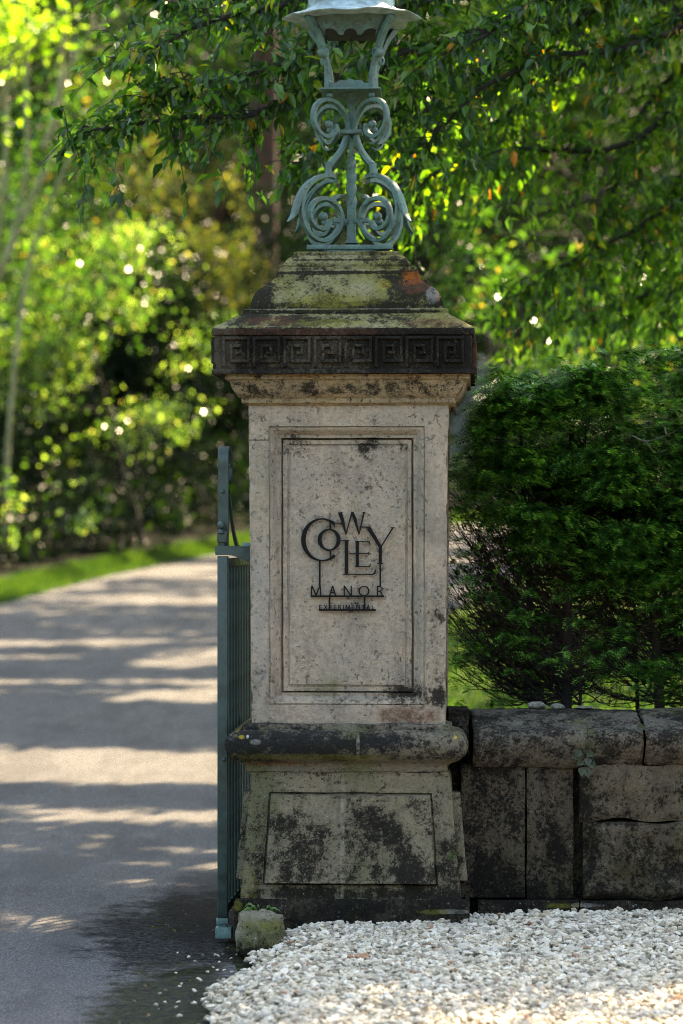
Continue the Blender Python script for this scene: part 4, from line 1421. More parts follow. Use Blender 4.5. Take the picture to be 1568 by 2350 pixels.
# strap-leaved weed behind it
WEED = leaf_mat('weed_leaf', [(0, (.05, .13, .02)), (1, (.09, .19, .03))], trans=.3)
wd = W(600, 2100, -.145)
V = []; Fc = []
for k, (dx, hgt, side_) in enumerate([(-.085, .030, 1), (-.075, .036, 1), (-.05, .033, -1), (-.02, .034, 1), (.02, .028, -1), (.045, .033, 1), (.065, .030, -1), (.08, .030, 1), (-.03, .026, 1)]):
    n = 8
    for i in range(n + 1):
        t = i / n
        x = dx * t * 1.02; z = -.05 + hgt * 2.7 * math.sin(min(1, t * 1.25) * math.pi * .62) - .02 * t * t
        w = .010 * math.sin(math.pi * min(.98, t * .9 + .1)) + .001
        V += [(x, -.004 * k % .02 - w, z), (x, .004 + w * .5, z + w * .7)]
    o_ = len(V) - 2 * (n + 1)
    for i in range(n): Fc.append((o_ + 2 * i, o_ + 2 * i + 2, o_ + 2 * i + 3, o_ + 2 * i + 1))
w_ = mesh_np('strap_leaved_weed', V, np.array(Fc), WEED, smooth=True)
w_.location = tuple(wd)
tag(w_, 'low weed with arching green strap leaves growing between the boulder and the pillar foot', 'weed')

# ------------------------------------------------------------------ pebbles
def zbed(x, y):
    x = np.asarray(x, float); y = np.asarray(y, float)
    e = edge_x(y)
    z = -.075 + .075 * sstep(0, .28, x - e) + .03 * sstep(.1, .9, x) * sstep(-1.2, 0, y)
    return z + (fbm(x * 2.2, y * 2.2, 9) - .5) * .016


def edge_x(y):
    y = np.asarray(y, float)
    return np.interp(y, [-6, -3.5, -2.2, -1.5, -1.2, -.85, -.5, -.1, .4], [-.50, -.47, -.41, -.44, -.46, -.39, -.35, -.33, -.33]) + (vnoise(y * 3.1, y * 0, 4) - .5) * .07


m = M('pebble_bed'); v = m.pos()
m.put(m.b.inputs['Base Color'], m.mix(m.noise(v, 60, 5, .8), (.10, .09, .075), (.26, .24, .21))); m.b.inputs['Roughness'].default_value = 1
BED = m.m
ys_ = np.arange(-6, .55, .06); us_ = np.linspace(0, 1, 60) ** 1.0
V = []
for y in ys_:
    e = float(edge_x(y)) + .02
    for u in us_:
        x = e + (4.2 - e) * u
        V.append((x, y, float(zbed(x, y)) - .012))
n = len(us_); I = np.arange(len(V)).reshape(-1, n)
Fq = np.stack([I[:-1, :-1].ravel(), I[:-1, 1:].ravel(), I[1:, 1:].ravel(), I[1:, :-1].ravel()], 1)
tag(mesh_np('pebble_bed', V, Fq, BED, smooth=True), kind='structure')


def pebbles(xa, xb, ya, yb, dens, sub, rmin, rmax):
    N = int((xb - xa) * (yb - ya) * dens)
    x = rng.uniform(xa, xb, N); y = rng.uniform(ya, yb, N)
    k = (x > edge_x(y) - .02) & ((y < .08) | (x > .5))
    k &= ~((y > -.07) & (x < .47))
    k &= ~((y > .06) & (x > .47))
    k &= ~((np.hypot((x - gs[0]) / .085, (y - gs[1]) / .09) < 1))
    x, y = x[k], y[k]
    return x, y


def pebble_mesh(x, y, z, r, sub):
    bm = bmesh.new(); bmesh.ops.create_icosphere(bm, subdivisions=sub, radius=1)
    bv = np.array([v_.co[:] for v_ in bm.verts]); bf = np.array([[v_.index for v_ in f.verts] for f in bm.faces]); bm.free()
    variants = []
    for q in range(24):
        d = np.array([1 + .62 * mnoise.noise(Vector(p) * 1.1 + Vector((q * 3.3, q, 0))) + .22 * mnoise.noise(Vector(p) * 2.6 + Vector((q * 1.3, 5, q))) for p in bv])
        variants.append(bv * d[:, None])
    variants = np.array(variants)
    N = len(x)
    vi = rng.integers(0, 24, N)
    base = variants[vi]                                     # N, nv, 3
    sc = np.stack([r * rng.uniform(.95, 1.45, N), r * rng.uniform(.65, .95, N), r * rng.uniform(.38, .72, N)], 1)
    base = base * sc[:, None, :]
    a = rng.uniform(0, 2 * math.pi, N); tx = rng.normal(0, .33, N); ty = rng.normal(0, .33, N)
    ca, sa = np.cos(a), np.sin(a)
    Rz = np.zeros((N, 3, 3)); Rz[:, 0, 0] = ca; Rz[:, 0, 1] = -sa; Rz[:, 1, 0] = sa; Rz[:, 1, 1] = ca; Rz[:, 2, 2] = 1
    Rx = np.zeros((N, 3, 3)); Rx[:, 0, 0] = 1; Rx[:, 1, 1] = np.cos(tx); Rx[:, 1, 2] = -np.sin(tx); Rx[:, 2, 1] = np.sin(tx); Rx[:, 2, 2] = np.cos(tx)
    Ry = np.zeros((N, 3, 3)); Ry[:, 1, 1] = 1; Ry[:, 0, 0] = np.cos(ty); Ry[:, 0, 2] = np.sin(ty); Ry[:, 2, 0] = -np.sin(ty); Ry[:, 2, 2] = np.cos(ty)
    R = Rz @ Rx @ Ry
    base = np.einsum('nij,nkj->nki', R, base) + np.stack([x, y, z], 1)[:, None, :]
    nv = bv.shape[0]
    Fc = (np.arange(N)[:, None, None] * nv + bf[None]).reshape(-1, 3)
    return base.reshape(-1, 3), Fc


m = M('pebble_material')
r_ = m.n('ShaderNodeNewGeometry').outputs['Random Per Island']
c = m.ramp(r_, [(0, (.50, .42, .30)), (.18, (.64, .57, .46)), (.36, (.28, .24, .18)), (.50, (.70, .65, .55)), (.66, (.42, .38, .31)), (.78, (.58, .52, .42)), (.88, (.36, .30, .23)), (.94, (.60, .56, .50)), (.965, (.24, .21, .18)), (.985, (.30, .13, .06)), (1, (.10, .09, .08))], 'CONSTANT')
v = m.pos()
c = m.mix(m.rng(m.noise(v, 140, 5, .7), .40, .62, 0, .35), c, (.35, .32, .27))
c = m.mix(m.rng(m.noise(v, 3, 4, .6), .4, .7, 0, .35), c, (.40, .385, .36))
c = m.mix(1.0, c, (1.0, .98, .93), 'MULTIPLY')
m.put(m.b.inputs['Base Color'], c); m.b.inputs['Roughness'].default_value = .8; m.b.inputs['Specular IOR Level'].default_value = .2
m.put(m.b.inputs['Normal'], m.bump(m.noise(v, 260, 4, .7), .35, .002))
PEB = m.m
allV = []; allF = []; off = 0
for (xa, xb, ya, yb, dens, sub, rm, rx_) in [(-.6, 1.75, -2.75, .12, 4300, 2, .0075, .0165), (1.75, 3.8, -3.4, .12, 2600, 1, .010, .015), (-.6, 1.75, -4.6, -2.75, 2600, 1, .010, .014)]:
    x, y = pebbles(xa, xb, ya, yb, dens, sub, rm, rx_)
    r = rm + (rx_ - rm) * rng.random(len(x)) ** 1.6
    z = zbed(x, y) + rng.random(len(x)) * .024 - .008
    k = (x - edge_x(y)) > rng.random(len(x)) * .05
    x, y, z, r = x[k], y[k], z[k], r[k]
    if sub == 2:
        big = rng.random(len(x)) < .012; r[big] *= 1.5
    V, Fc = pebble_mesh(x, y, z, r, 2 if sub == 2 else 1)
    allV.append(V); allF.append(Fc + off); off += len(V)
# strays kicked onto the road
N = 60
y = rng.uniform(-2.6, -.2, N); x = edge_x(y) - np.abs(rng.normal(0, .12, N)) - .01
keep = rng.random(N) < .8
x, y = x[keep], y[keep]
V, Fc = pebble_mesh(x, y, zroad(y) - .008 + .004, rng.uniform(.004, .010, len(x)), 1)
allV.append(V); allF.append(Fc + off)
tag(mesh_np('white_pebbles', np.vstack(allV), np.vstack(allF), PEB, smooth=False), 'loose white and cream pebbles spread in front of the pillar and wall', 'pebbles', kind='stuff')

# dry leaves and crumbs caught at the foot of the pillar, on the pebbles and on the dirt
LIT = leaf_mat('dry_leaf', [(0, (.16, .07, .03)), (.5, (.22, .14, .06)), (.8, (.10, .06, .03)), (1, (.30, .22, .10))], trans=.1, rough=.8)
N = 150
x = np.concatenate([rng.uniform(-.85, -.35, 70), rng.uniform(-.35, 1.7, 80)]); y = np.concatenate([rng.uniform(-2.4, 1.2, 70), rng.uniform(-2.4, .05, 80)])
z = np.where(x > edge_x(y), zbed(x, y) + .016, zroad(y) + .004)
P = np.stack([x, y, z], 1); Dr = rng.normal(0, 1, (N, 3)) * np.array([1, 1, .15])
V, Fc = leaves_mesh(P, Dr, rng.uniform(.008, .026, N), .5, .25, detail=True)
tag(mesh_np('leaf_litter', V, Fc, LIT), 'scattered small dry leaves on the pebbles and along the mossy edge', 'leaf litter', kind='stuff')

# ------------------------------------------------------------------ clipped yews behind the wall
YEW = leaf_mat('yew_needles', [(0, (.002, .009, .002)), (.32, (.010, .045, .007)), (.56, (.038, .145, .022)), (.78, (.11, .31, .042)), (1, (.22, .42, .065))], trans=.25, rough=.42, spec=.4)
ym = YEW.node_tree
yb_ = [n for n in ym.nodes if n.type == 'VALTORGB'][0]
ns_ = ym.nodes.new('ShaderNodeTexNoise'); ns_.inputs['Scale'].default_value = 26; ns_.inputs['Detail'].default_value = 3
gp_ = ym.nodes.new('ShaderNodeNewGeometry'); ym.links.new(gp_.outputs['Position'], ns_.inputs['Vector'])
mr_ = ym.nodes.new('ShaderNodeMapRange'); ym.links.new(ns_.outputs['Fac'], mr_.inputs[0]); mr_.inputs[1].default_value = .36; mr_.inputs[2].default_value = .70
mm_ = ym.nodes.new('ShaderNodeMath'); mm_.operation = 'MULTIPLY_ADD'; ym.links.new(gp_.outputs['Random Per Island'], mm_.inputs[0]); mm_.inputs[1].default_value = .3
ym.links.new(mr_.outputs[0], mm_.inputs[2]); sb_ = ym.nodes.new('ShaderNodeMath'); sb_.operation = 'SUBTRACT'; ym.links.new(mm_.outputs[0], sb_.inputs[0]); sb_.inputs[1].default_value = .12
ym.links.new(sb_.outputs[0], yb_.inputs[0])
YEWBARK = bark_mat('yew_bark', (.010, .006, .004), (.022, .014, .010), 20)


def yew_sprays(P, Dr, L, npair=7, nl=.024, nw=.0050):
    """flat sprays: a drooping stem with two rows of needles. all sprays of a yew form one mesh"""
    N = len(P)
    Dr = Dr / np.linalg.norm(Dr, axis=1)[:, None]
    Up = np.array([0, -.25, 1.0]) + rng.normal(0, .22, (N, 3))
    side = np.cross(Dr, Up); side /= (np.linalg.norm(side, axis=1)[:, None] + 1e-9)
    nrm = np.cross(side, Dr)
    pts = []; tris = []
    stem = lambda t: P + Dr * (L * t)[:, None] - np.array([0, 0, 1]) * (L * .35 * t * t)[:, None]
    c = 0
    pts += [P + side * .0009, P - side * .0009, stem(1.0)]; tris.append((0, 1, 2)); c = 3
    for i in range(npair):
        t = (i + .6) / npair
        ln = nl * (1 - .45 * abs(t - .45)) * (.85 + .3 * rng.random(N))
        for s in (-1, 1):
            b = stem(t)
            tip = b + (side * s * .86 + Dr * .40 + nrm * (.10 if s > 0 else -.28)) * ln[:, None]
            mid = b + (side * s * .42 + Dr * .28) * ln[:, None] 
            pts += [b, mid + Dr * nw * .9, tip]
            tris.append((c, c + 1, c + 2)); c += 3
    # needle quads are too thin as single triangles when seen edge on: a second facet
    V = np.stack(pts, 1).reshape(-1, 3)
    T = np.array(tris)
    Fc = (np.arange(N)[:, None, None] * c + T[None]).reshape(-1, 3)
    return V, Fc


def yew_top(xd):
    return np.interp(xd, [1020, 1040, 1060, 1090, 1130, 1250, 1400, 1568, 1700, 2400], [1120, 1075, 1000, 905, 845, 822, 808, 795, 785, 770])


def make_yew(x0, x1, trunks, n, label, lefty=False):
    root = empty('clipped_yew', (trunks[0][0], trunks[0][1], .0))
    tag(root, label, 'yew', 'clipped yews behind the wall')
    inv_ = Matrix.Translation(-Vector(root.location))
    # candidates through the volume, most of them near the clipped front face
    Nn = int(n * 2.2)
    x = rng.uniform(x0 - .06, x1 + .06, Nn)
    yy_ = .50 + 1.0 * rng.random(Nn) ** 1.7 + (fbm(x * 3, rng.random(Nn), 3) - .5) * .1
    z = rng.uniform(.80, 2.30, Nn)
    k_ = (D0 + yy_) / F
    xd = 784 + x / k_; yd = HOR - (z - EYE) / k_
    top = yew_top(xd) + (fbm(x * 9, x * 0 + 2, 8) - .5) * 34
    inside = yd > top
    edge_l = np.interp(yd, [800, 900, 1000, 1080, 1600], [1170, 1130, 1098, 1064, 1005])
    inside &= xd > edge_l + (fbm(z * 7, z * 0, 12) - .5) * 22
    clump = fbm(x * 7.5 + yy_ * 3, z * 9.5, 41, 3)
    dens = sstep(.46, .56, clump)
    dens *= .25 + .75 * sstep(.36, .56, fbm(x * 3.1 + 7, z * 3.8 + yy_, 55, 2))
    low = sstep(1150, 1410, yd - (xd - 1250) * .28)
    leftlow = (1 - sstep(1120, 1260, xd)) * sstep(1020, 1180, yd)
    dens = dens * (1 - .90 * low) * (1 - .92 * leftlow)
    dens = np.maximum(dens, .008)
    k = inside & (rng.random(Nn) < dens)
    x, yy_, z = x[k], yy_[k], z[k]
    P = np.stack([x, yy_, z], 1)
    # shoots stand in tufts: every tuft throws a fan of sprays outward
    P = P[: len(P) // 5]
    nt_ = 7
    P = np.repeat(P, nt_, axis=0)
    Ax = np.repeat(np.stack([rng.normal(-.1, .6, len(P) // nt_), rng.normal(-.8, .35, len(P) // nt_), rng.normal(.06, .14, len(P) // nt_)], 1), nt_, axis=0)
    Dr = Ax + rng.normal(0, .42, (len(P), 3)) * np.array([1.2, .7, .22])
    P = P + Dr * rng.uniform(0, .04, (len(P), 1)) + rng.normal(0, .006, (len(P), 3))
    L = rng.uniform(.050, .100, len(P))
    V, Fc = yew_sprays(P, Dr, L)
    # twiggy framework: long fine shoots that sweep out of the trunk, plus their needles
    T = Tubes(); TT = Tubes()
    SP = []; SD = []
    for (tx, ty, r0_, lean) in trunks:
        pts = catmull([(tx, ty, -.1), (tx + lean * .3 + .01, ty, .7), (tx + lean * .6, ty - .02, 1.2), (tx + lean, ty, 1.95)], 6)
        TT.add(pts, r0_, r0_ * .3, 8, .15)
        nbw = 230 if r0_ > .02 else 90
        for b in range(nbw):
            t = rng.random(); j = t * (len(pts) - 1); p0 = pts[int(j)].copy()
            if p0[2] < .78: p0[2] = rng.uniform(.8, 1.6)
            if rng.random() < .40: p0[2] = rng.uniform(.78, 1.15)
            dirx = -1 if (lefty and rng.random() < .72) else (1 if rng.random() < .6 else -1)
            ln = rng.uniform(.22, .60)
            rise = rng.uniform(.1, 1.25) * ln if dirx < 0 else rng.uniform(-.15, .9) * ln
            outy = rng.uniform(-.32, .45) * ln
            e = p0 + np.array([dirx * ln * rng.uniform(.45, .9), outy, rise])
            mid = (p0 + e) / 2 + np.array([0, 0, -.10 * ln])
            if p0[2] > 1.65: continue
            q = catmull([p0, mid, e], 5)
            q += rng.normal(0, .003, q.shape)
            xd_ = 784 + q[:, 0] * F / (D0 + q[:, 1]); yd_ = HOR - (q[:, 2] - EYE) * F / (D0 + q[:, 1])
            if q[:, 1].min() < .46: q[:, 1] = np.maximum(q[:, 1], .46)
            ok = (yd_ > yew_top(xd_)) & (q[:, 0] > .40) & (q[:, 2] > .78)
            if ok.sum() < 3: continue
            q = q[:max(3, int(ok.sum()))]
            T.add(q, rng.uniform(.0025, .0055), .0010, 3)
            for s_ in range(int(ln * 22)):
                u_ = rng.uniform(.3, 1); c_ = q[int(u_ * (len(q) - 1))]
                e2 = c_ + np.array([dirx * rng.uniform(-.02, .10), rng.uniform(-.06, .05), rng.uniform(-.01, .11)])
                T.add(np.array([c_, (c_ + e2) / 2 + rng.normal(0, .004, 3), e2]), .0014, .0006, 3)
                if rng.random() < .22: SP.append(e2); SD.append(e2 - c_)
    if SP:
        SP = np.array(SP); SD = np.array(SD)
        ok = SP[:, 2] > .8
        SP, SD = SP[ok], SD[ok]
        V2, F2 = yew_sprays(SP, SD + 1e-4, rng.uniform(.02, .05, len(SP)), nl=.016)
        Fc = np.vstack([Fc, F2 + len(V)]); V = np.vstack([V, V2])
    a = TT.build('trunk', YEWBARK, root); a.matrix_parent_inverse = inv_
    a = T.build('twigs', YEWBARK, root); a.matrix_parent_inverse = inv_
    a = mesh_np('foliage', V, Fc, YEW, root); a.matrix_parent_inverse = inv_
    return root


tw = lambda xd, Y=.85: W(xd, 0, Y)[0]
make_yew(.42, 1.10, [(tw(1285), .85, .036, .05), (tw(1250), .88, .026, -.10), (tw(1316), .83, .010, .05)], 30000, 'dark green clipped yew nearest the pillar with two thick dark stems', True)
make_yew(1.08, 1.72, [(tw(1520), .85, .032, -.06), (tw(1470), 1.0, .012, -.02)], 26000, 'dark green clipped yew at the right edge with one slanting stem above the coping')
make_yew(1.70, 2.4, [(tw(1760), .85, .026, .05)], 15000, 'dark green clipped yew continuing the hedge out to the far right')

# pale dead twig with lichen caught in the yew, hooked twig by the cornice, ivy on the coping
T = Tubes()
for pts in ([(1452, 1000), (1480, 1012), (1510, 1006), (1545, 992), (1590, 970)], [(1480, 1012), (1495, 1030), (1500, 1040)], [(1530, 997), (1525, 980), (1515, 972)]):
    T.add(catmull([W(a, b, .44 + .01 * i) for i, (a, b) in enumerate(pts)], 5), .004, .0018, 5, .5)
o = T.build('dead_twig', bark_mat('lichened_twig', (.12, .13, .10), (.04, .04, .03), 60))
tag(o, 'pale lichen-covered dead twig caught on the face of the right-hand yew', 'twig')
T = Tubes()
T.add(catmull([W(1028, 928, .3), W(1036, 936, .28), W(1044, 945, .27), W(1048, 953, .27)], 5), .004, .006, 6, .5)
T.add(catmull([W(1036, 936, .28), W(1040, 950, .28), W(1046, 948, .27)], 5), .003, .002, 6, .5)
tag(T.build('shrivelled_tendril', BARK_DARK), 'short dark shrivelled tendril curling out under the right side of the cornice', 'tendril')
IVY = leaf_mat('ivy_leaf', [(0, (.035, .048, .022)), (.5, (.016, .03, .009)), (1, (.05, .055, .028))], trans=.2, rough=.5)
T = Tubes()
iv = empty('ivy_sprig', tuple(W(1345, 1735, .01)))
tag(iv, 'small sprig of greyish green ivy hanging over the rounded coping', 'ivy')
inv_ = Matrix.Translation(-Vector(iv.location))
P = []; Dv = []
for (a, b, da, db) in [(1333, 1722, -.5, -.6), (1345, 1728, .9, -.2), (1352, 1716, .4, .7), (1340, 1745, -.7, -.4), (1352, 1748, .6, -.6), (1336, 1760, -.1, -1), (1349, 1738, 0, -.8), (1462, 1668, .6, -.1), (1330, 1738, -.6, .1), (1346, 1764, .2, -1)]:
    P.append(W(a, b, .012)); Dv.append((da, -.5, db))
V, Fc = leaves_mesh(np.array(P), np.array(Dv), np.full(len(P), .038), .85, .1, detail=True, Up=np.tile([0.05, -1.0, .3], (len(P), 1)))
a = mesh_np('ivy_leaves', V, Fc, IVY, iv, smooth=False); a.matrix_parent_inverse = inv_
T.add(catmull([W(1348, 1668, .06), W(1350, 1700, .02), W(1343, 1725, .015), W(1340, 1755, .02)], 5), .0022, .001, 4)
a = T.build('ivy_stem', YEWBARK, iv); a.matrix_parent_inverse = inv_

# ------------------------------------------------------------------ overhanging tree (foreground boughs over the lantern)
CHERRY = leaf_mat('overhanging_leaf', [(0, (.008, .03, .008)), (.45, (.022, .07, .012)), (.8, (.055, .13, .017)), (.95, (.11, .19, .02)), (.99, (.24, .19, .02)), (.997, (.36, .11, .02)), (1, (.45, .20, .03))],
                  trans=.42, rough=.33, tcol=3.2, spec=.45)


def bough_tree(name, label, root_xyz, boughs, twig_n, leafL, mat, bark, tr=.14, crown=None, hang=.35, extra_clumps=(), extra_n=0):
    root = empty(name, root_xyz)
    tag(root, label, 'tree')
    inv_ = Matrix.Translation(-Vector(root.location))
    T = Tubes(); P = []; Dv = []; Ls = []
    rz = np.array(root_xyz, float)
    tp = catmull([rz, rz + np.array([-.1, .05, 1.8]), rz + np.array([-.25, 0, 3.4]), rz + np.array([-.2, .2, 5.5])], 6)
    T.add(tp, tr, tr * .35, 10, .1)
    for (pts, r0_, lfac) in boughs:
        B_ = [W(a, b, c) for a, b, c in pts]
        j = int(np.argmin(np.abs(tp[:, 2] - B_[0][2] - .3)))
        B_ = [tp[j]] + B_
        q = catmull(B_, 12)
        q[12:] += np.cumsum(rng.normal(0, .004, q[12:].shape), axis=0)
        T.add(q, r0_ * 1.6, .0035, 6, .15)
        seglen = np.linalg.norm(np.diff(q, axis=0), axis=1); cum = np.concatenate([[0], np.cumsum(seglen)]); tot = cum[-1]
        nt = int(tot * twig_n)
        for i in range(nt):
            s_ = tot * (.22 + .78 * (i + rng.random()) / nt)
            k = np.searchsorted(cum, s_) - 1; k = max(0, min(k, len(q) - 2))
            c0 = q[k] + (q[k + 1] - q[k]) * ((s_ - cum[k]) / max(1e-6, seglen[k]))
            tang = (q[k + 1] - q[k]) / max(1e-6, seglen[k])
            dv = tang * .6 + rng.normal(0, .55, 3) + np.array([0, 0, -hang * .4])
            dv /= np.linalg.norm(dv)
            ln = rng.uniform(.12, .42) * lfac
            e = c0 + dv * ln + np.array([0, 0, -hang * ln * .7])
            mid = c0 + dv * ln * .5 + np.array([0, 0, .02])
            tq = catmull([c0, mid, e], 5)
            T.add(tq, .0035, .0012, 4)
            nl = int(ln * 38) + 2
            for l_ in range(nl):
                t = (l_ + .7) / nl
                c1 = tq[min(len(tq) - 1, int(t * (len(tq) - 1)))]
                sd = rng.normal(0, .6, 3) + dv * .6 + np.array([0, 0, -.55])
                P.append(c1 + rng.normal(0, .012, 3)); Dv.append(sd); Ls.append(leafL * rng.uniform(.55, 1.25))
    P = np.array(P); Dv = np.array(Dv); Ls = np.array(Ls)
    k = keep_leaves(P)
    # thin the sheltered part less than the open crown
    k |= rng.random(len(P)) < .8
    P, Dv, Ls = P[k], Dv[k], Ls[k]
    V, Fc = leaves_mesh(P, Dv, Ls, .46, .5, detail=True)
    if extra_n:
        cl = np.array(extra_clumps, float)
        w_ = cl[:, 3] * cl[:, 4] * cl[:, 5]; w_ /= w_.sum()
        idx = rng.choice(len(cl), extra_n, p=w_)
        u = rng.normal(0, 1, (extra_n, 3)); u /= np.linalg.norm(u, axis=1)[:, None]
        Q = cl[idx, :3] + u * (rng.random(extra_n) ** .4)[:, None] * cl[idx, 3:6]
        kk = keep_leaves(Q) 
        Q = Q[kk]; u = u[kk]
        Dq = rng.normal(0, .6, (len(Q), 3)) + np.array([0, 0, -.4])
        V2, F2 = leaves_mesh(Q, Dq, leafL * 1.45 * rng.uniform(.7, 1.2, len(Q)), .5, .6)
        Fc = np.vstack([Fc, F2 + len(V)]); V = np.vstack([V, V2])
        for c in cl:
            for _ in range(3):
                e = c[:3] + rng.normal(0, .4, 3) * c[3:6]
                a0 = tp[rng.integers(len(tp) // 2, len(tp))]
                T.add(catmull([a0, (a0 + e) / 2 + rng.normal(0, .25, 3) + np.array([0, 0, .3]), e], 5), .035, .006, 5)
    a = T.build('limbs', bark, root); a.matrix_parent_inverse = inv_
    a = mesh_np('crown', V, Fc, mat, root); a.matrix_parent_inverse = inv_
    return root


near = [
    ([(1750, -320, 2.6), (1350, -60, 2.2), (1150, 60, 1.9), (960, 110, 1.7), (780, 170, 1.5), (620, 240, 1.4), (430, 270, 1.3), (260, 300, 1.3), (180, 330, 1.3)], .020, 1.0),
    ([(1700, -420, 2.4), (1200, -220, 1.9), (850, -60, 1.6), (620, 20, 1.4), (470, 60, 1.3), (360, 110, 1.2), (250, 150, 1.2)], .018, .9),
    ([(1720, -150, 2.9), (1350, 40, 2.6), (1080, 160, 2.4), (900, 250, 2.2), (760, 330, 2.1), (650, 400, 2.0)], .016, .85),
    ([(1700, -480, 3.2), (1100, -260, 2.6), (760, -90, 2.3), (560, 10, 2.1), (400, 30, 2.0), (300, 20, 2.0)], .018, 1.0),
    ([(1300, -160, 2.0), (1000, -20, 1.7), (800, 60, 1.5), (680, 130, 1.4), (540, 170, 1.3), (380, 200, 1.3), (300, 250, 1.3)], .014, .8),
    ([(1760, -40, 2.2), (1500, 90, 2.1), (1300, 130, 2.0), (1130, 210, 1.9), (1010, 330, 1.9), (960, 400, 1.9)], .014, .8),
    ([(1760, -260, 1.8), (1420, -60, 1.7), (1230, 20, 1.6), (1080, 110, 1.5), (960, 180, 1.5)], .014, .8),
]
mid = [
    ([(1900, 120, 4.2), (1600, 220, 4.0), (1440, 330, 3.8), (1280, 345, 3.7), (1160, 350, 3.6), (1020, 400, 3.6)], .020, 1.0),
    ([(1900, -100, 4.4), (1500, 60, 4.2), (1260, 190, 4.0), (1120, 290, 3.9), (980, 420, 3.8), (930, 520, 3.8)], .020, 1.0),
    ([(1850, -200, 4.6), (1450, -40, 4.3), (1200, 80, 4.0), (1000, 220, 3.9), (880, 330, 3.8), (790, 440, 3.8)], .020, 1.0),
    ([(1900, 380, 5.0), (1650, 430, 4.8), (1450, 540, 4.6), (1300, 620, 4.5), (1180, 700, 4.5)], .018, 1.1),
    ([(1900, 250, 5.4), (1700, 280, 5.2), (1560, 420, 5.0), (1480, 600, 5.0), (1440, 740, 5.0)], .018, 1.1),
    ([(1950, 0, 5.0), (1650, 90, 4.8), (1480, 230, 4.7), (1400, 420, 4.6), (1330, 560, 4.6)], .020, 1.1),
    ([(1950, 450, 4.0), (1700, 500, 4.0), (1560, 640, 4.0), (1500, 760, 4.0)], .016, .9),
    ([(1850, -350, 5.0), (1500, -160, 4.8), (1330, 20, 4.6), (1250, 200, 4.6), (1210, 380, 4.6)], .018, 1.1),
    ([(1850, 600, 6.0), (1600, 640, 5.8), (1350, 700, 5.6), (1180, 760, 5.5)], .016, 1.0),
]
bough_tree('overhanging_tree', 'tree leaning in from the right whose sharp dark leafy boughs hang over the lantern', (3.3, 3.0, -.05), near, 32, .072, CHERRY, BARK_DARK, .15, hang=.25,
           extra_clumps=[(2.6, 3.4, 5.2, 1.6, 1.6, .8), (1.2, 4.2, 5.6, 1.7, 1.5, .7), (-.2, 3.6, 5.8, 1.6, 1.4, .8), (.8, 2.6, 5.2, 1.6, 1.2, .7), (2.5, 5.2, 6.1, 1.8, 1.5, .9), (3.6, 1.6, 5.0, 1.5, 1.4, 1.0), (4.2, 5.5, 5.4, 1.6, 1.6, 1.2)], extra_n=26000)
DROOP = leaf_mat('drooping_leaf', [(0, (.014, .045, .009)), (.45, (.04, .095, .013)), (.78, (.08, .16, .018)), (.94, (.17, .24, .025)), (.985, (.30, .22, .02)), (.995, (.42, .12, .02)), (1, (.50, .18, .03))],
                 trans=.5, rough=.38, tcol=3.4, spec=.4)
bough_tree('drooping_tree', 'tree behind the yews with drooping lit yellow-green twigs and a few orange leaves', (5.0, 6.4, .1), mid, 24, .075, DROOP, BARK_DARK, .17, hang=.75,
           extra_clumps=[(3.2, 7.0, 6.6, 1.8, 1.8, 1.0), (1.6, 7.6, 6.9, 1.8, 1.6, .9), (4.8, 8.5, 6.6, 2.0, 1.8, 1.4), (6.2, 6.5, 5.5, 1.6, 1.8, 1.6), (3.4, 9.6, 7.4, 2, 1.6, 1.0)], extra_n=16000)

# ------------------------------------------------------------------ background trees and shrubs
LIME = leaf_mat('lime_leaf', [(0, (.06, .12, .012)), (.5, (.16, .25, .03)), (1, (.30, .35, .06))], trans=.55, rough=.35, tcol=2.6)
SHRUB = leaf_mat('shrub_leaf', [(0, (.008, .022, .004)), (.5, (.045, .085, .016)), (.9, (.20, .25, .07)), (1, (.26, .20, .09))], trans=.5, rough=.2, tcol=3.6, spec=1.0)
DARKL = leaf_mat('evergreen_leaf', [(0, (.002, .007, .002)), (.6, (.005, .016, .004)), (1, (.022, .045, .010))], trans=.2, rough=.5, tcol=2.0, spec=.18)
TAN = leaf_mat('tan_autumn_leaf', [(0, (.025, .035, .009)), (.5, (.06, .07, .018)), (.85, (.12, .09, .03)), (1, (.05, .09, .02))], trans=.45, rough=.3, tcol=3.2)
MIDG = leaf_mat('mid_green_leaf', [(0, (.012, .04, .008)), (.5, (.03, .08, .012)), (.92, (.07, .13, .02)), (1, (.20, .11, .03))], trans=.45, rough=.3, tcol=3.6)
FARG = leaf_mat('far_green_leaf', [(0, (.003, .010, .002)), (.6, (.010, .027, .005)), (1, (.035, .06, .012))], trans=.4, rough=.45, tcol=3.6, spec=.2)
BLUEG = leaf_mat('blue_green_leaf', [(0, (.03, .075, .04)), (1, (.07, .13, .075))], trans=.35, rough=.35)


def C(xd, yd, Y, rx, ry, rz, w=1.0):
    """clump centred on a design pixel at depth Y; radii in metres"""
    p = W(xd, yd, Y)
    return (p[0], p[1], p[2], rx, ry, rz, w)


def gb(xd, Y):
    p = W(xd, 0, Y)
    return (p[0], Y, float(zground(p[0], Y)) - .1)


crown_tree('lime_tree', gb(-320, 17), [C(20, 20, 17, .55, .6, .35), C(-60, 110, 17.3, .5, .6, .4), C(90, 90, 16.8, .35, .4, .22), C(20, 210, 17, .3, .4, .3), C(-120, -60, 17, .9, .8, .5), C(150, 30, 16.8, .2, .3, .15), C(-10, 330, 17.5, .25, .3, .4), C(-250, 100, 17, .9, .9, 1.0)],
           5200, .12, LIME, BARK_PALE, 'brilliant yellow-green foliage of the tree reaching in at the top left corner', trunk_r=.10, aspect=.45)
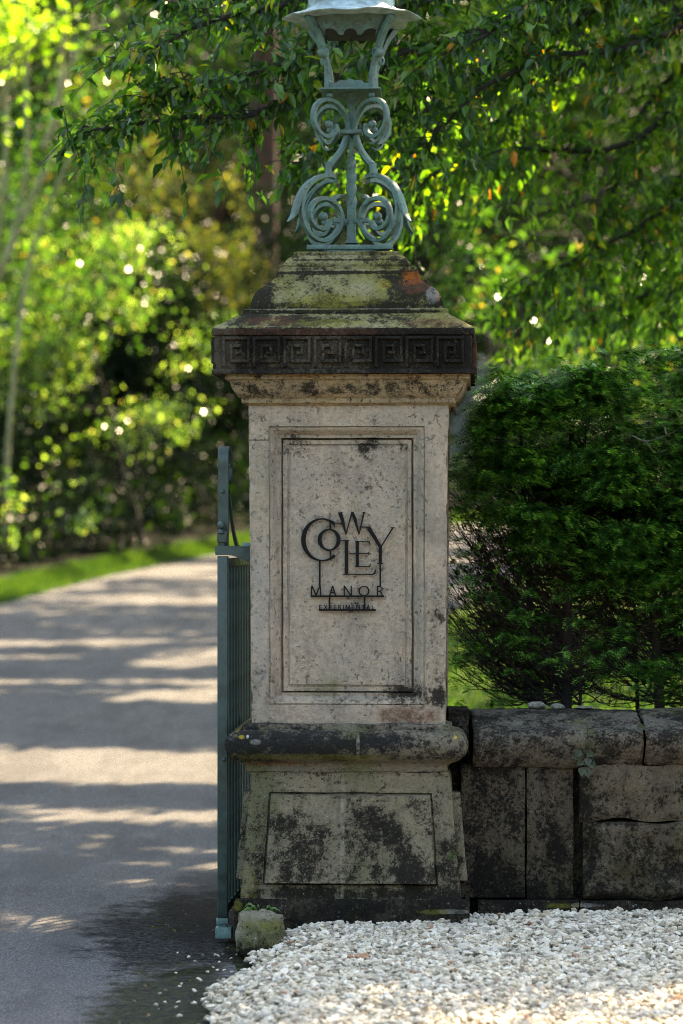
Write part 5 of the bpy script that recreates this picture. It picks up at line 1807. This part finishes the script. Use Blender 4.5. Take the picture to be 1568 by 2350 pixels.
# slender pale stems leaning at the left edge
root = empty('leaning_sapling', gb(-20, 23)); tag(root, 'clump of slender pale stems leaning in front of the dark wood at the far left', 'sapling')
inv_ = Matrix.Translation(-Vector(root.location)); T = Tubes()
for pts, r_w in [([(-30, 760, 23), (30, 560, 23), (80, 440, 23), (125, 330, 23.2), (140, 150, 23.4), (150, -40, 23.4)], .050), ([(-60, 700, 23), (10, 600, 23), (60, 400, 23.3), (60, 200, 23.5), (70, -50, 23.5)], .045),
                 ([(20, 1000, 22.5), (60, 640, 22.8), (110, 480, 23), (180, 330, 23), (290, 190, 23)], .036), ([(-40, 900, 23), (-10, 620, 23), (15, 300, 23), (0, 0, 23)], .045), ([(100, 340, 23), (170, 130, 23.3), (200, 90, 23.3), (240, -50, 23.3)], .03),
                 ([(120, 240, 23), (180, 120, 23), (270, 110, 23), (330, 60, 23)], .022)]:
    q = [W(*p) for p in pts]
    if r_w > .034: q = [np.array(gb(pts[0][0] - 10, 23))] + q
    T.add(catmull(q, 6), r_w, r_w * .5, 7, .1)
a = T.build('stems', BARK_PALE, root); a.matrix_parent_inverse = inv_
n_ = 2600
Q = np.vstack([np.array(C(a_, b_, c_, 0, 0, 0)[:3]) + rng.normal(0, 1, (n_ // 6, 3)) * np.array([.5, .5, .45]) for a_, b_, c_ in [(60, 300, 23.6), (140, 430, 23.8), (30, 520, 23.6), (220, 230, 23.6), (20, 720, 23.5), (170, 620, 23.8)]])
V, Fc = leaves_mesh(Q, rng.normal(0, 1, (len(Q), 3)) + np.array([0, 0, -.4]), .10 * rng.uniform(.6, 1.3, len(Q)), .5)
a = mesh_np('leaves', V, Fc, MIDG, root); a.matrix_parent_inverse = inv_

crown_tree('sunlit_shrub', gb(300, 26), [C(330, 620, 25, .9, .9, .6), C(230, 560, 25, .6, .8, .45), C(430, 760, 24.5, .7, .8, .5), C(180, 760, 24.5, .8, .8, .6), C(330, 860, 24, .8, .8, .5), C(120, 640, 25.5, .6, .7, .5), C(60, 860, 24, .7, .7, .6), C(420, 920, 24, .5, .6, .4), C(20, 680, 25, .7, .7, .7), C(230, 930, 24, .8, .6, .4), C(330, 1000, 24, .5, .5, .3), C(0, 480, 26, .7, .7, .5), C(100, 960, 23.5, .6, .6, .5)],
           50000, .076, SHRUB, BARK_DARK, 'tall spreading shrub with its pale top leaves catching the sun, left of the pillar', 'shrub', trunk_r=.03, aspect=.6, thr=.43, limbs=False)
crown_tree('sunlit_shrub', gb(60, 22), [C(110, 1090, 20.5, .55, .6, .35), C(170, 1150, 20.3, .4, .5, .3), C(40, 1180, 20.3, .4, .5, .3), C(-60, 1080, 20.5, .6, .6, .6)],
           3600, .085, SHRUB, BARK_DARK, 'lower leafy shrub beside the grass verge at the left edge, partly sunlit', 'shrub', trunk_r=.015, aspect=.6, thr=.47, limbs=False)
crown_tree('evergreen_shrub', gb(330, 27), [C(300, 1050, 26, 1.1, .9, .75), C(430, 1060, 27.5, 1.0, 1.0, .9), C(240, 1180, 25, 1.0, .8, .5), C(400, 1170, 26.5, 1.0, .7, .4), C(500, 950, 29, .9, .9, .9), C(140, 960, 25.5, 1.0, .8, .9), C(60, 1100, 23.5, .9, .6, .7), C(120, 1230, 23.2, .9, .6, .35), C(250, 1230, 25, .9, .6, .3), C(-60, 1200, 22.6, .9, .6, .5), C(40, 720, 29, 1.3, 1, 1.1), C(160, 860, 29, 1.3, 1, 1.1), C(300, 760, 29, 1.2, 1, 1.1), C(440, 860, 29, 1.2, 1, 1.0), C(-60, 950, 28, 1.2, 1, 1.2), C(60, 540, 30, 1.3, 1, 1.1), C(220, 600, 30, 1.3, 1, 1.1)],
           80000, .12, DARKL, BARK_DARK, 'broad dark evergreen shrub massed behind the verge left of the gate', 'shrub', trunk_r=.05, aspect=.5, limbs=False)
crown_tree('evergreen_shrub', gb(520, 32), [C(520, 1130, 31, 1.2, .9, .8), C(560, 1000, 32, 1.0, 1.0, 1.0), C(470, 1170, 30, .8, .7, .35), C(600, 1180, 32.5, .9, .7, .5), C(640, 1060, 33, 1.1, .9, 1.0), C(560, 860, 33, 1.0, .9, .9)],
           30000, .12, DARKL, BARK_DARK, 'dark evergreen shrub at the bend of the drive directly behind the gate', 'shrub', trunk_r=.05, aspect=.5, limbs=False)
crown_tree('bronze_tree', gb(420, 36), [C(330, 420, 34, 1.2, 1.0, 1.0), C(440, 500, 34, 1.1, 1.0, 1.0), C(520, 380, 35, 1.0, 1.0, 1.1), C(400, 640, 33, 1.0, .9, .8), C(520, 620, 34, .8, .9, .9), C(250, 300, 35, 1.0, 1.0, .9), C(420, 260, 35, 1.3, 1.2, .9)],
           24000, .12, TAN, BARK_RED, 'tree with tan and bronze autumn foliage behind the sunlit shrub', trunk_r=.2, aspect=.5)
# dark red trunk of a big conifer
root = empty('redwood', gb(600, 35)); tag(root, 'tall conifer with a broad dark red-brown trunk behind the lantern', 'tree')
inv_ = Matrix.Translation(-Vector(root.location)); T = Tubes(); b0 = np.array(gb(600, 35))
T.add(catmull([b0, W(603, 900, 35), W(605, 500, 35), W(612, 100, 35), W(615, -500, 35)], 6), .30, .16, 12, .06)
a = T.build('trunk', BARK_RED, root); a.matrix_parent_inverse = inv_
cl = [C(610 + dx, y_, 35.3, 1.2, 1.2, .5) for dx, y_ in [(-60, 760), (80, 700), (-90, 560), (100, 500), (-40, 860), (60, 900), (-110, 300), (120, 250), (0, 60), (-160, 100), (160, 20), (0, -300), (-200, -250), (200, -250)]]
n_ = 20000; idx = rng.integers(0, len(cl), n_); cl = np.array(cl)
Q = cl[idx, :3] + rng.normal(0, .5, (n_, 3)) * cl[idx, 3:6]
k = keep_leaves(Q); Q = Q[k]
V, Fc = leaves_mesh(Q, rng.normal(0, 1, (len(Q), 3)) + np.array([0, 0, -.8]), .13 * rng.uniform(.6, 1.3, len(Q)), .35)
a = mesh_np('crown', V, Fc, DARKL, root); a.matrix_parent_inverse = inv_

crown_tree('broadleaf_tree', gb(1100, 20), [C(1080, 480, 18, .7, .8, .8), C(1200, 560, 18, .8, .8, .8), C(1320, 480, 19, .9, .9, .9), C(1240, 380, 19, 1.0, 1.0, .7), C(1420, 600, 18, .8, .8, .8), C(1540, 520, 18, .9, .9, 1.0), C(1080, 330, 19, .8, .8, .7), C(1450, 340, 19, 1.0, 1.0, .9), C(1600, 700, 17, .8, .8, .9),
                                            C(1300, 100, 18, 1.6, 1.4, 1.2), C(1000, 50, 19, 1.4, 1.2, .9)],
           22000, .095, MIDG, BARK_DARK, 'mid green broadleaf tree filling the view above the yews, beyond the drooping tree', trunk_r=.14, trunk=[gb(1700, 20), W(1690, 700, 20), W(1500, 200, 19.5)], fill=.6)
crown_tree('hazel_bush', gb(1250, 15), [C(1190, 690, 13.5, .45, .5, .35), C(1280, 730, 13.5, .45, .5, .35), C(1160, 800, 13.5, .35, .5, .25), C(1360, 700, 13, .45, .5, .4), C(1450, 780, 13, .45, .5, .35), C(1540, 720, 12.5, .5, .5, .45), C(1100, 640, 14.5, .45, .5, .35), C(1640, 800, 12, .6, .6, .7), C(1260, 860, 13, .4, .4, .2)],
           7000, .075, MIDG, BARK_DARK, 'loose mid green bush just above the clipped top of the yews', 'bush', trunk_r=.05, fill=.6)
crown_tree('pale_bush', gb(1520, 17), [C(1480, 860, 15, .45, .5, .3), C(1560, 800, 15, .5, .5, .4), C(1400, 840, 16, .4, .4, .25), C(1620, 900, 15, .5, .5, .5), C(1510, 950, 15, .6, .6, .4)],
           3600, .07, SHRUB, BARK_DARK, 'pale sunlit bush behind the top right corner of the yew hedge', 'bush', trunk_r=.05, aspect=.6)
crown_tree('dark_holly', gb(1020, 29), [C(1010, 700, 28, 1.0, .9, .9), C(1090, 780, 28, .9, .9, .7), C(960, 600, 29, .9, .9, .8), C(1050, 880, 27, .8, .8, .5), C(900, 520, 30, 1.0, 1.0, .9), C(1150, 680, 29, .9, .9, .8), C(750, 500, 31, 1.1, 1.0, 1.2)],
           26000, .12, DARKL, BARK_DARK, 'very dark holly seen between the pillar cap and the yews', trunk_r=.12)
HYD = leaf_mat('hydrangea_petals', [(0, (.20, .20, .32)), (.4, (.26, .26, .35)), (.7, (.05, .10, .03)), (.85, (.08, .15, .03)), (1, (.5, .42, .48))], trans=.3, rough=.6, tcol=1.1)
crown_tree('hydrangea', gb(1085, 24), [C(1075, 920, 22, .30, .3, .16), C(1100, 990, 21.8, .3, .3, .2), C(1060, 1060, 22, .25, .3, .2), C(1110, 850, 22.3, .2, .3, .14), C(1310, 800, 22.3, .25, .3, .14), C(1220, 900, 22.3, .4, .3, .2)],
           3600, .07, HYD, BARK_GREY, 'hazy lilac flowering shrub glimpsed between the pillar and the yew', 'shrub', trunk_r=.03, aspect=.9, cull=False)
# taller trees that close the view and shade the drive
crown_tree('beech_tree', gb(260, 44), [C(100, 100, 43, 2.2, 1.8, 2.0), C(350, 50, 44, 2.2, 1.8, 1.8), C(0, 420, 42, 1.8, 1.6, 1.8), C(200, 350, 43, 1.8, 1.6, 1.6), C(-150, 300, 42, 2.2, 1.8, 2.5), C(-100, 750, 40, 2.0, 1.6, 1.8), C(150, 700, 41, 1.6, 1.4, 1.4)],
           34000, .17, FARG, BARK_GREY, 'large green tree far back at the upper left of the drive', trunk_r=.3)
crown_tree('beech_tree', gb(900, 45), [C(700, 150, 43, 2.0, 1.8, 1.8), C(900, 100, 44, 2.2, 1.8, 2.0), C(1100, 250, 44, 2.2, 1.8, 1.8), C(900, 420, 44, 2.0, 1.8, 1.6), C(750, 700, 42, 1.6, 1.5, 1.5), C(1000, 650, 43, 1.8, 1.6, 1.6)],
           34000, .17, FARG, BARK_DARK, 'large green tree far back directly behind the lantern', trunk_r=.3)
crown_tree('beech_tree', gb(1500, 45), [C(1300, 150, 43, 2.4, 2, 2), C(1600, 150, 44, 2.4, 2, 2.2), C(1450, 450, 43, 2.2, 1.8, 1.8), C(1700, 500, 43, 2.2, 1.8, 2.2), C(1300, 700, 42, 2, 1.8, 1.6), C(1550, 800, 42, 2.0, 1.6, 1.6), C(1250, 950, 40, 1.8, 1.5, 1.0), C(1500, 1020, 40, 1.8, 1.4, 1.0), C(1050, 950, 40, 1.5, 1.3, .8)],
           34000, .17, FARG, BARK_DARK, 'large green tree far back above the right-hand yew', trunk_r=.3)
# far wood on the bank, one mass
N = 90000
x = rng.uniform(-30, 34, N); y = rng.uniform(44, 78, N) + .2 * np.abs(x)
z = zground(x, y) + rng.random(N) ** 1.3 * 5.5
kk = fbm(x * .35 + y * .1, z * .4 + y * .2, 77, 3) > .40
Q = np.stack([x, y, z], 1)[kk]
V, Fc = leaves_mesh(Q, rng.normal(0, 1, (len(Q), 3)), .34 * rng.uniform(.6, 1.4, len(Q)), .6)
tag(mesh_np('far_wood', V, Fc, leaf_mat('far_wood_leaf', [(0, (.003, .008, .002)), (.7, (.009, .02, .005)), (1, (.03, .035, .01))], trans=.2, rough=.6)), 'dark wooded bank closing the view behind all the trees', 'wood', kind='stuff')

# laurel undergrowth on the banks beyond the verge
N = 150000
x = rng.uniform(-34, 22, N); y = rng.uniform(8, 52, N)
rdv = road_dist(x, y)
d_ = np.where(rdv < 0, -rdv - RHW - .75, np.where(y > 26, rdv - RHW - 1.0, -1))
far_side = (y > 30) & (rdv < 0)
k = (d_ > .05 + .5 * vnoise(x * 1.5, y * 1.5, 31))
k &= (rdv < 0)
x, y, d_ = x[k], y[k], d_[k]
hmax = np.minimum(.35 + d_ * .55, 3.0) * (.45 + .9 * fbm(x * .6, y * .6, 44, 2))
z = zground(x, y) + hmax * rng.random(len(x)) ** .5
P = np.stack([x, y, z], 1)
V, Fc = leaves_mesh(P, rng.normal(0, 1, (len(P), 3)), .20 * rng.uniform(.6, 1.3, len(P)), .5)
UND = leaf_mat('undergrowth_leaf', [(0, (.003, .009, .002)), (.6, (.008, .022, .004)), (.93, (.03, .055, .010)), (1, (.06, .06, .015))], trans=.3, rough=.45, tcol=3.0, spec=.25)
tag(mesh_np('undergrowth', V, Fc, UND), 'dark leafy undergrowth covering the bank beyond the grass verge', 'undergrowth', kind='stuff')

# upper crowns: the parts of the same trees that rise above the view and shade the drive
def upper_crown(root, x0, x1, y0, y1, n, L, mat):
    x = rng.uniform(x0, x1, n); y = rng.uniform(y0, y1, n)
    z = EYE + .187 * (D0 + y) + .35 + rng.random(n) * 1.6
    P = np.stack([x, y, z], 1)
    P = P[keep_leaves(P)]
    V, Fc = leaves_mesh(P, rng.normal(0, 1, (len(P), 3)) * np.array([1, 1, .5]), L * rng.uniform(.7, 1.3, len(P)), .55)
    a = mesh_np('upper_crown', V, Fc, mat, root); a.matrix_parent_inverse = Matrix.Translation(-Vector(root.location))


byname = {}
for o in list(scene.objects):
    if o.parent is None: byname.setdefault(o.name, o)
upper_crown(byname['drooping_tree'], -2.5, 8, 5.5, 12.5, 40000, .19, DROOP)
upper_crown(byname['broadleaf_tree'], -2.5, 8.5, 12, 23, 66000, .22, MIDG)
upper_crown(byname['beech_tree'], -4, 4.5, 22, 41, 36000, .26, FARG)
upper_crown(byname['beech_tree.001'], 4.0, 12, 22, 41, 26000, .26, FARG)

# leaf ring added out of view behind the camera to cut low sky light
N = 26000
a_ = rng.uniform(math.radians(-205), math.radians(25), N)
rad_ = rng.uniform(17, 22, N)
x = rad_ * np.cos(a_) * 1.1; y = -9 + rad_ * np.sin(a_); z = rng.random(N) ** 1.1 * 7.5
V, Fc = leaves_mesh(np.stack([x, y, z], 1), rng.normal(0, 1, (N, 3)), .75 * rng.uniform(.6, 1.3, N), .6)
tag(mesh_np('unseen_sky_blocker', V, Fc, FARG), 'unseen mass of dark leaves added to block low sky light', 'wood', kind='stuff')

# ------------------------------------------------------------------ grass of the verge and the lawn behind the yews
GRASS = leaf_mat('grass_blade', [(0, (.022, .062, .010)), (.6, (.045, .10, .014)), (1, (.11, .14, .03))], trans=.40, rough=.5, tcol=1.9)
N = 90000
t = rng.random(N) * (len(C2) - 1); i0 = t.astype(int).clip(0, len(C2) - 2); fr = (t - i0)[:, None]
cc = C2[i0] * (1 - fr) + C2[i0 + 1] * fr; nn_ = nr[i0]
off_ = -(RHW - .06 + .50 * rng.random(N))
P = cc + nn_ * off_[:, None]
k = (P[:, 1] > 8) & (P[:, 1] < 36) & (P[:, 0] > -10)
P = P[k]
P3 = np.column_stack([P, zground(P[:, 0], P[:, 1]) - .01])
Dg = rng.normal(0, .35, (len(P3), 3)) + np.array([0, 0, 1.0])
V, Fc = leaves_mesh(P3, Dg, rng.uniform(.05, .12, len(P3)), .12)
N = 42000
x = rng.uniform(.6, 6.5, N); y = 2.2 + 14 * rng.random(N) ** 1.4
k = road_dist(x, y) > RHW + .02
x, y = x[k], y[k]
P3 = np.column_stack([x, y, zground(x, y) - .01])
V2, F2 = leaves_mesh(P3, rng.normal(0, .35, (len(P3), 3)) + np.array([0, 0, 1.0]), rng.uniform(.05, .11, len(P3)), .12)
tag(mesh_np('grass', np.vstack([V, V2]), np.vstack([Fc, F2 + len(V)]), GRASS), 'bright green grass of the drive verge and of the lawn behind the yews', 'grass', kind='stuff')
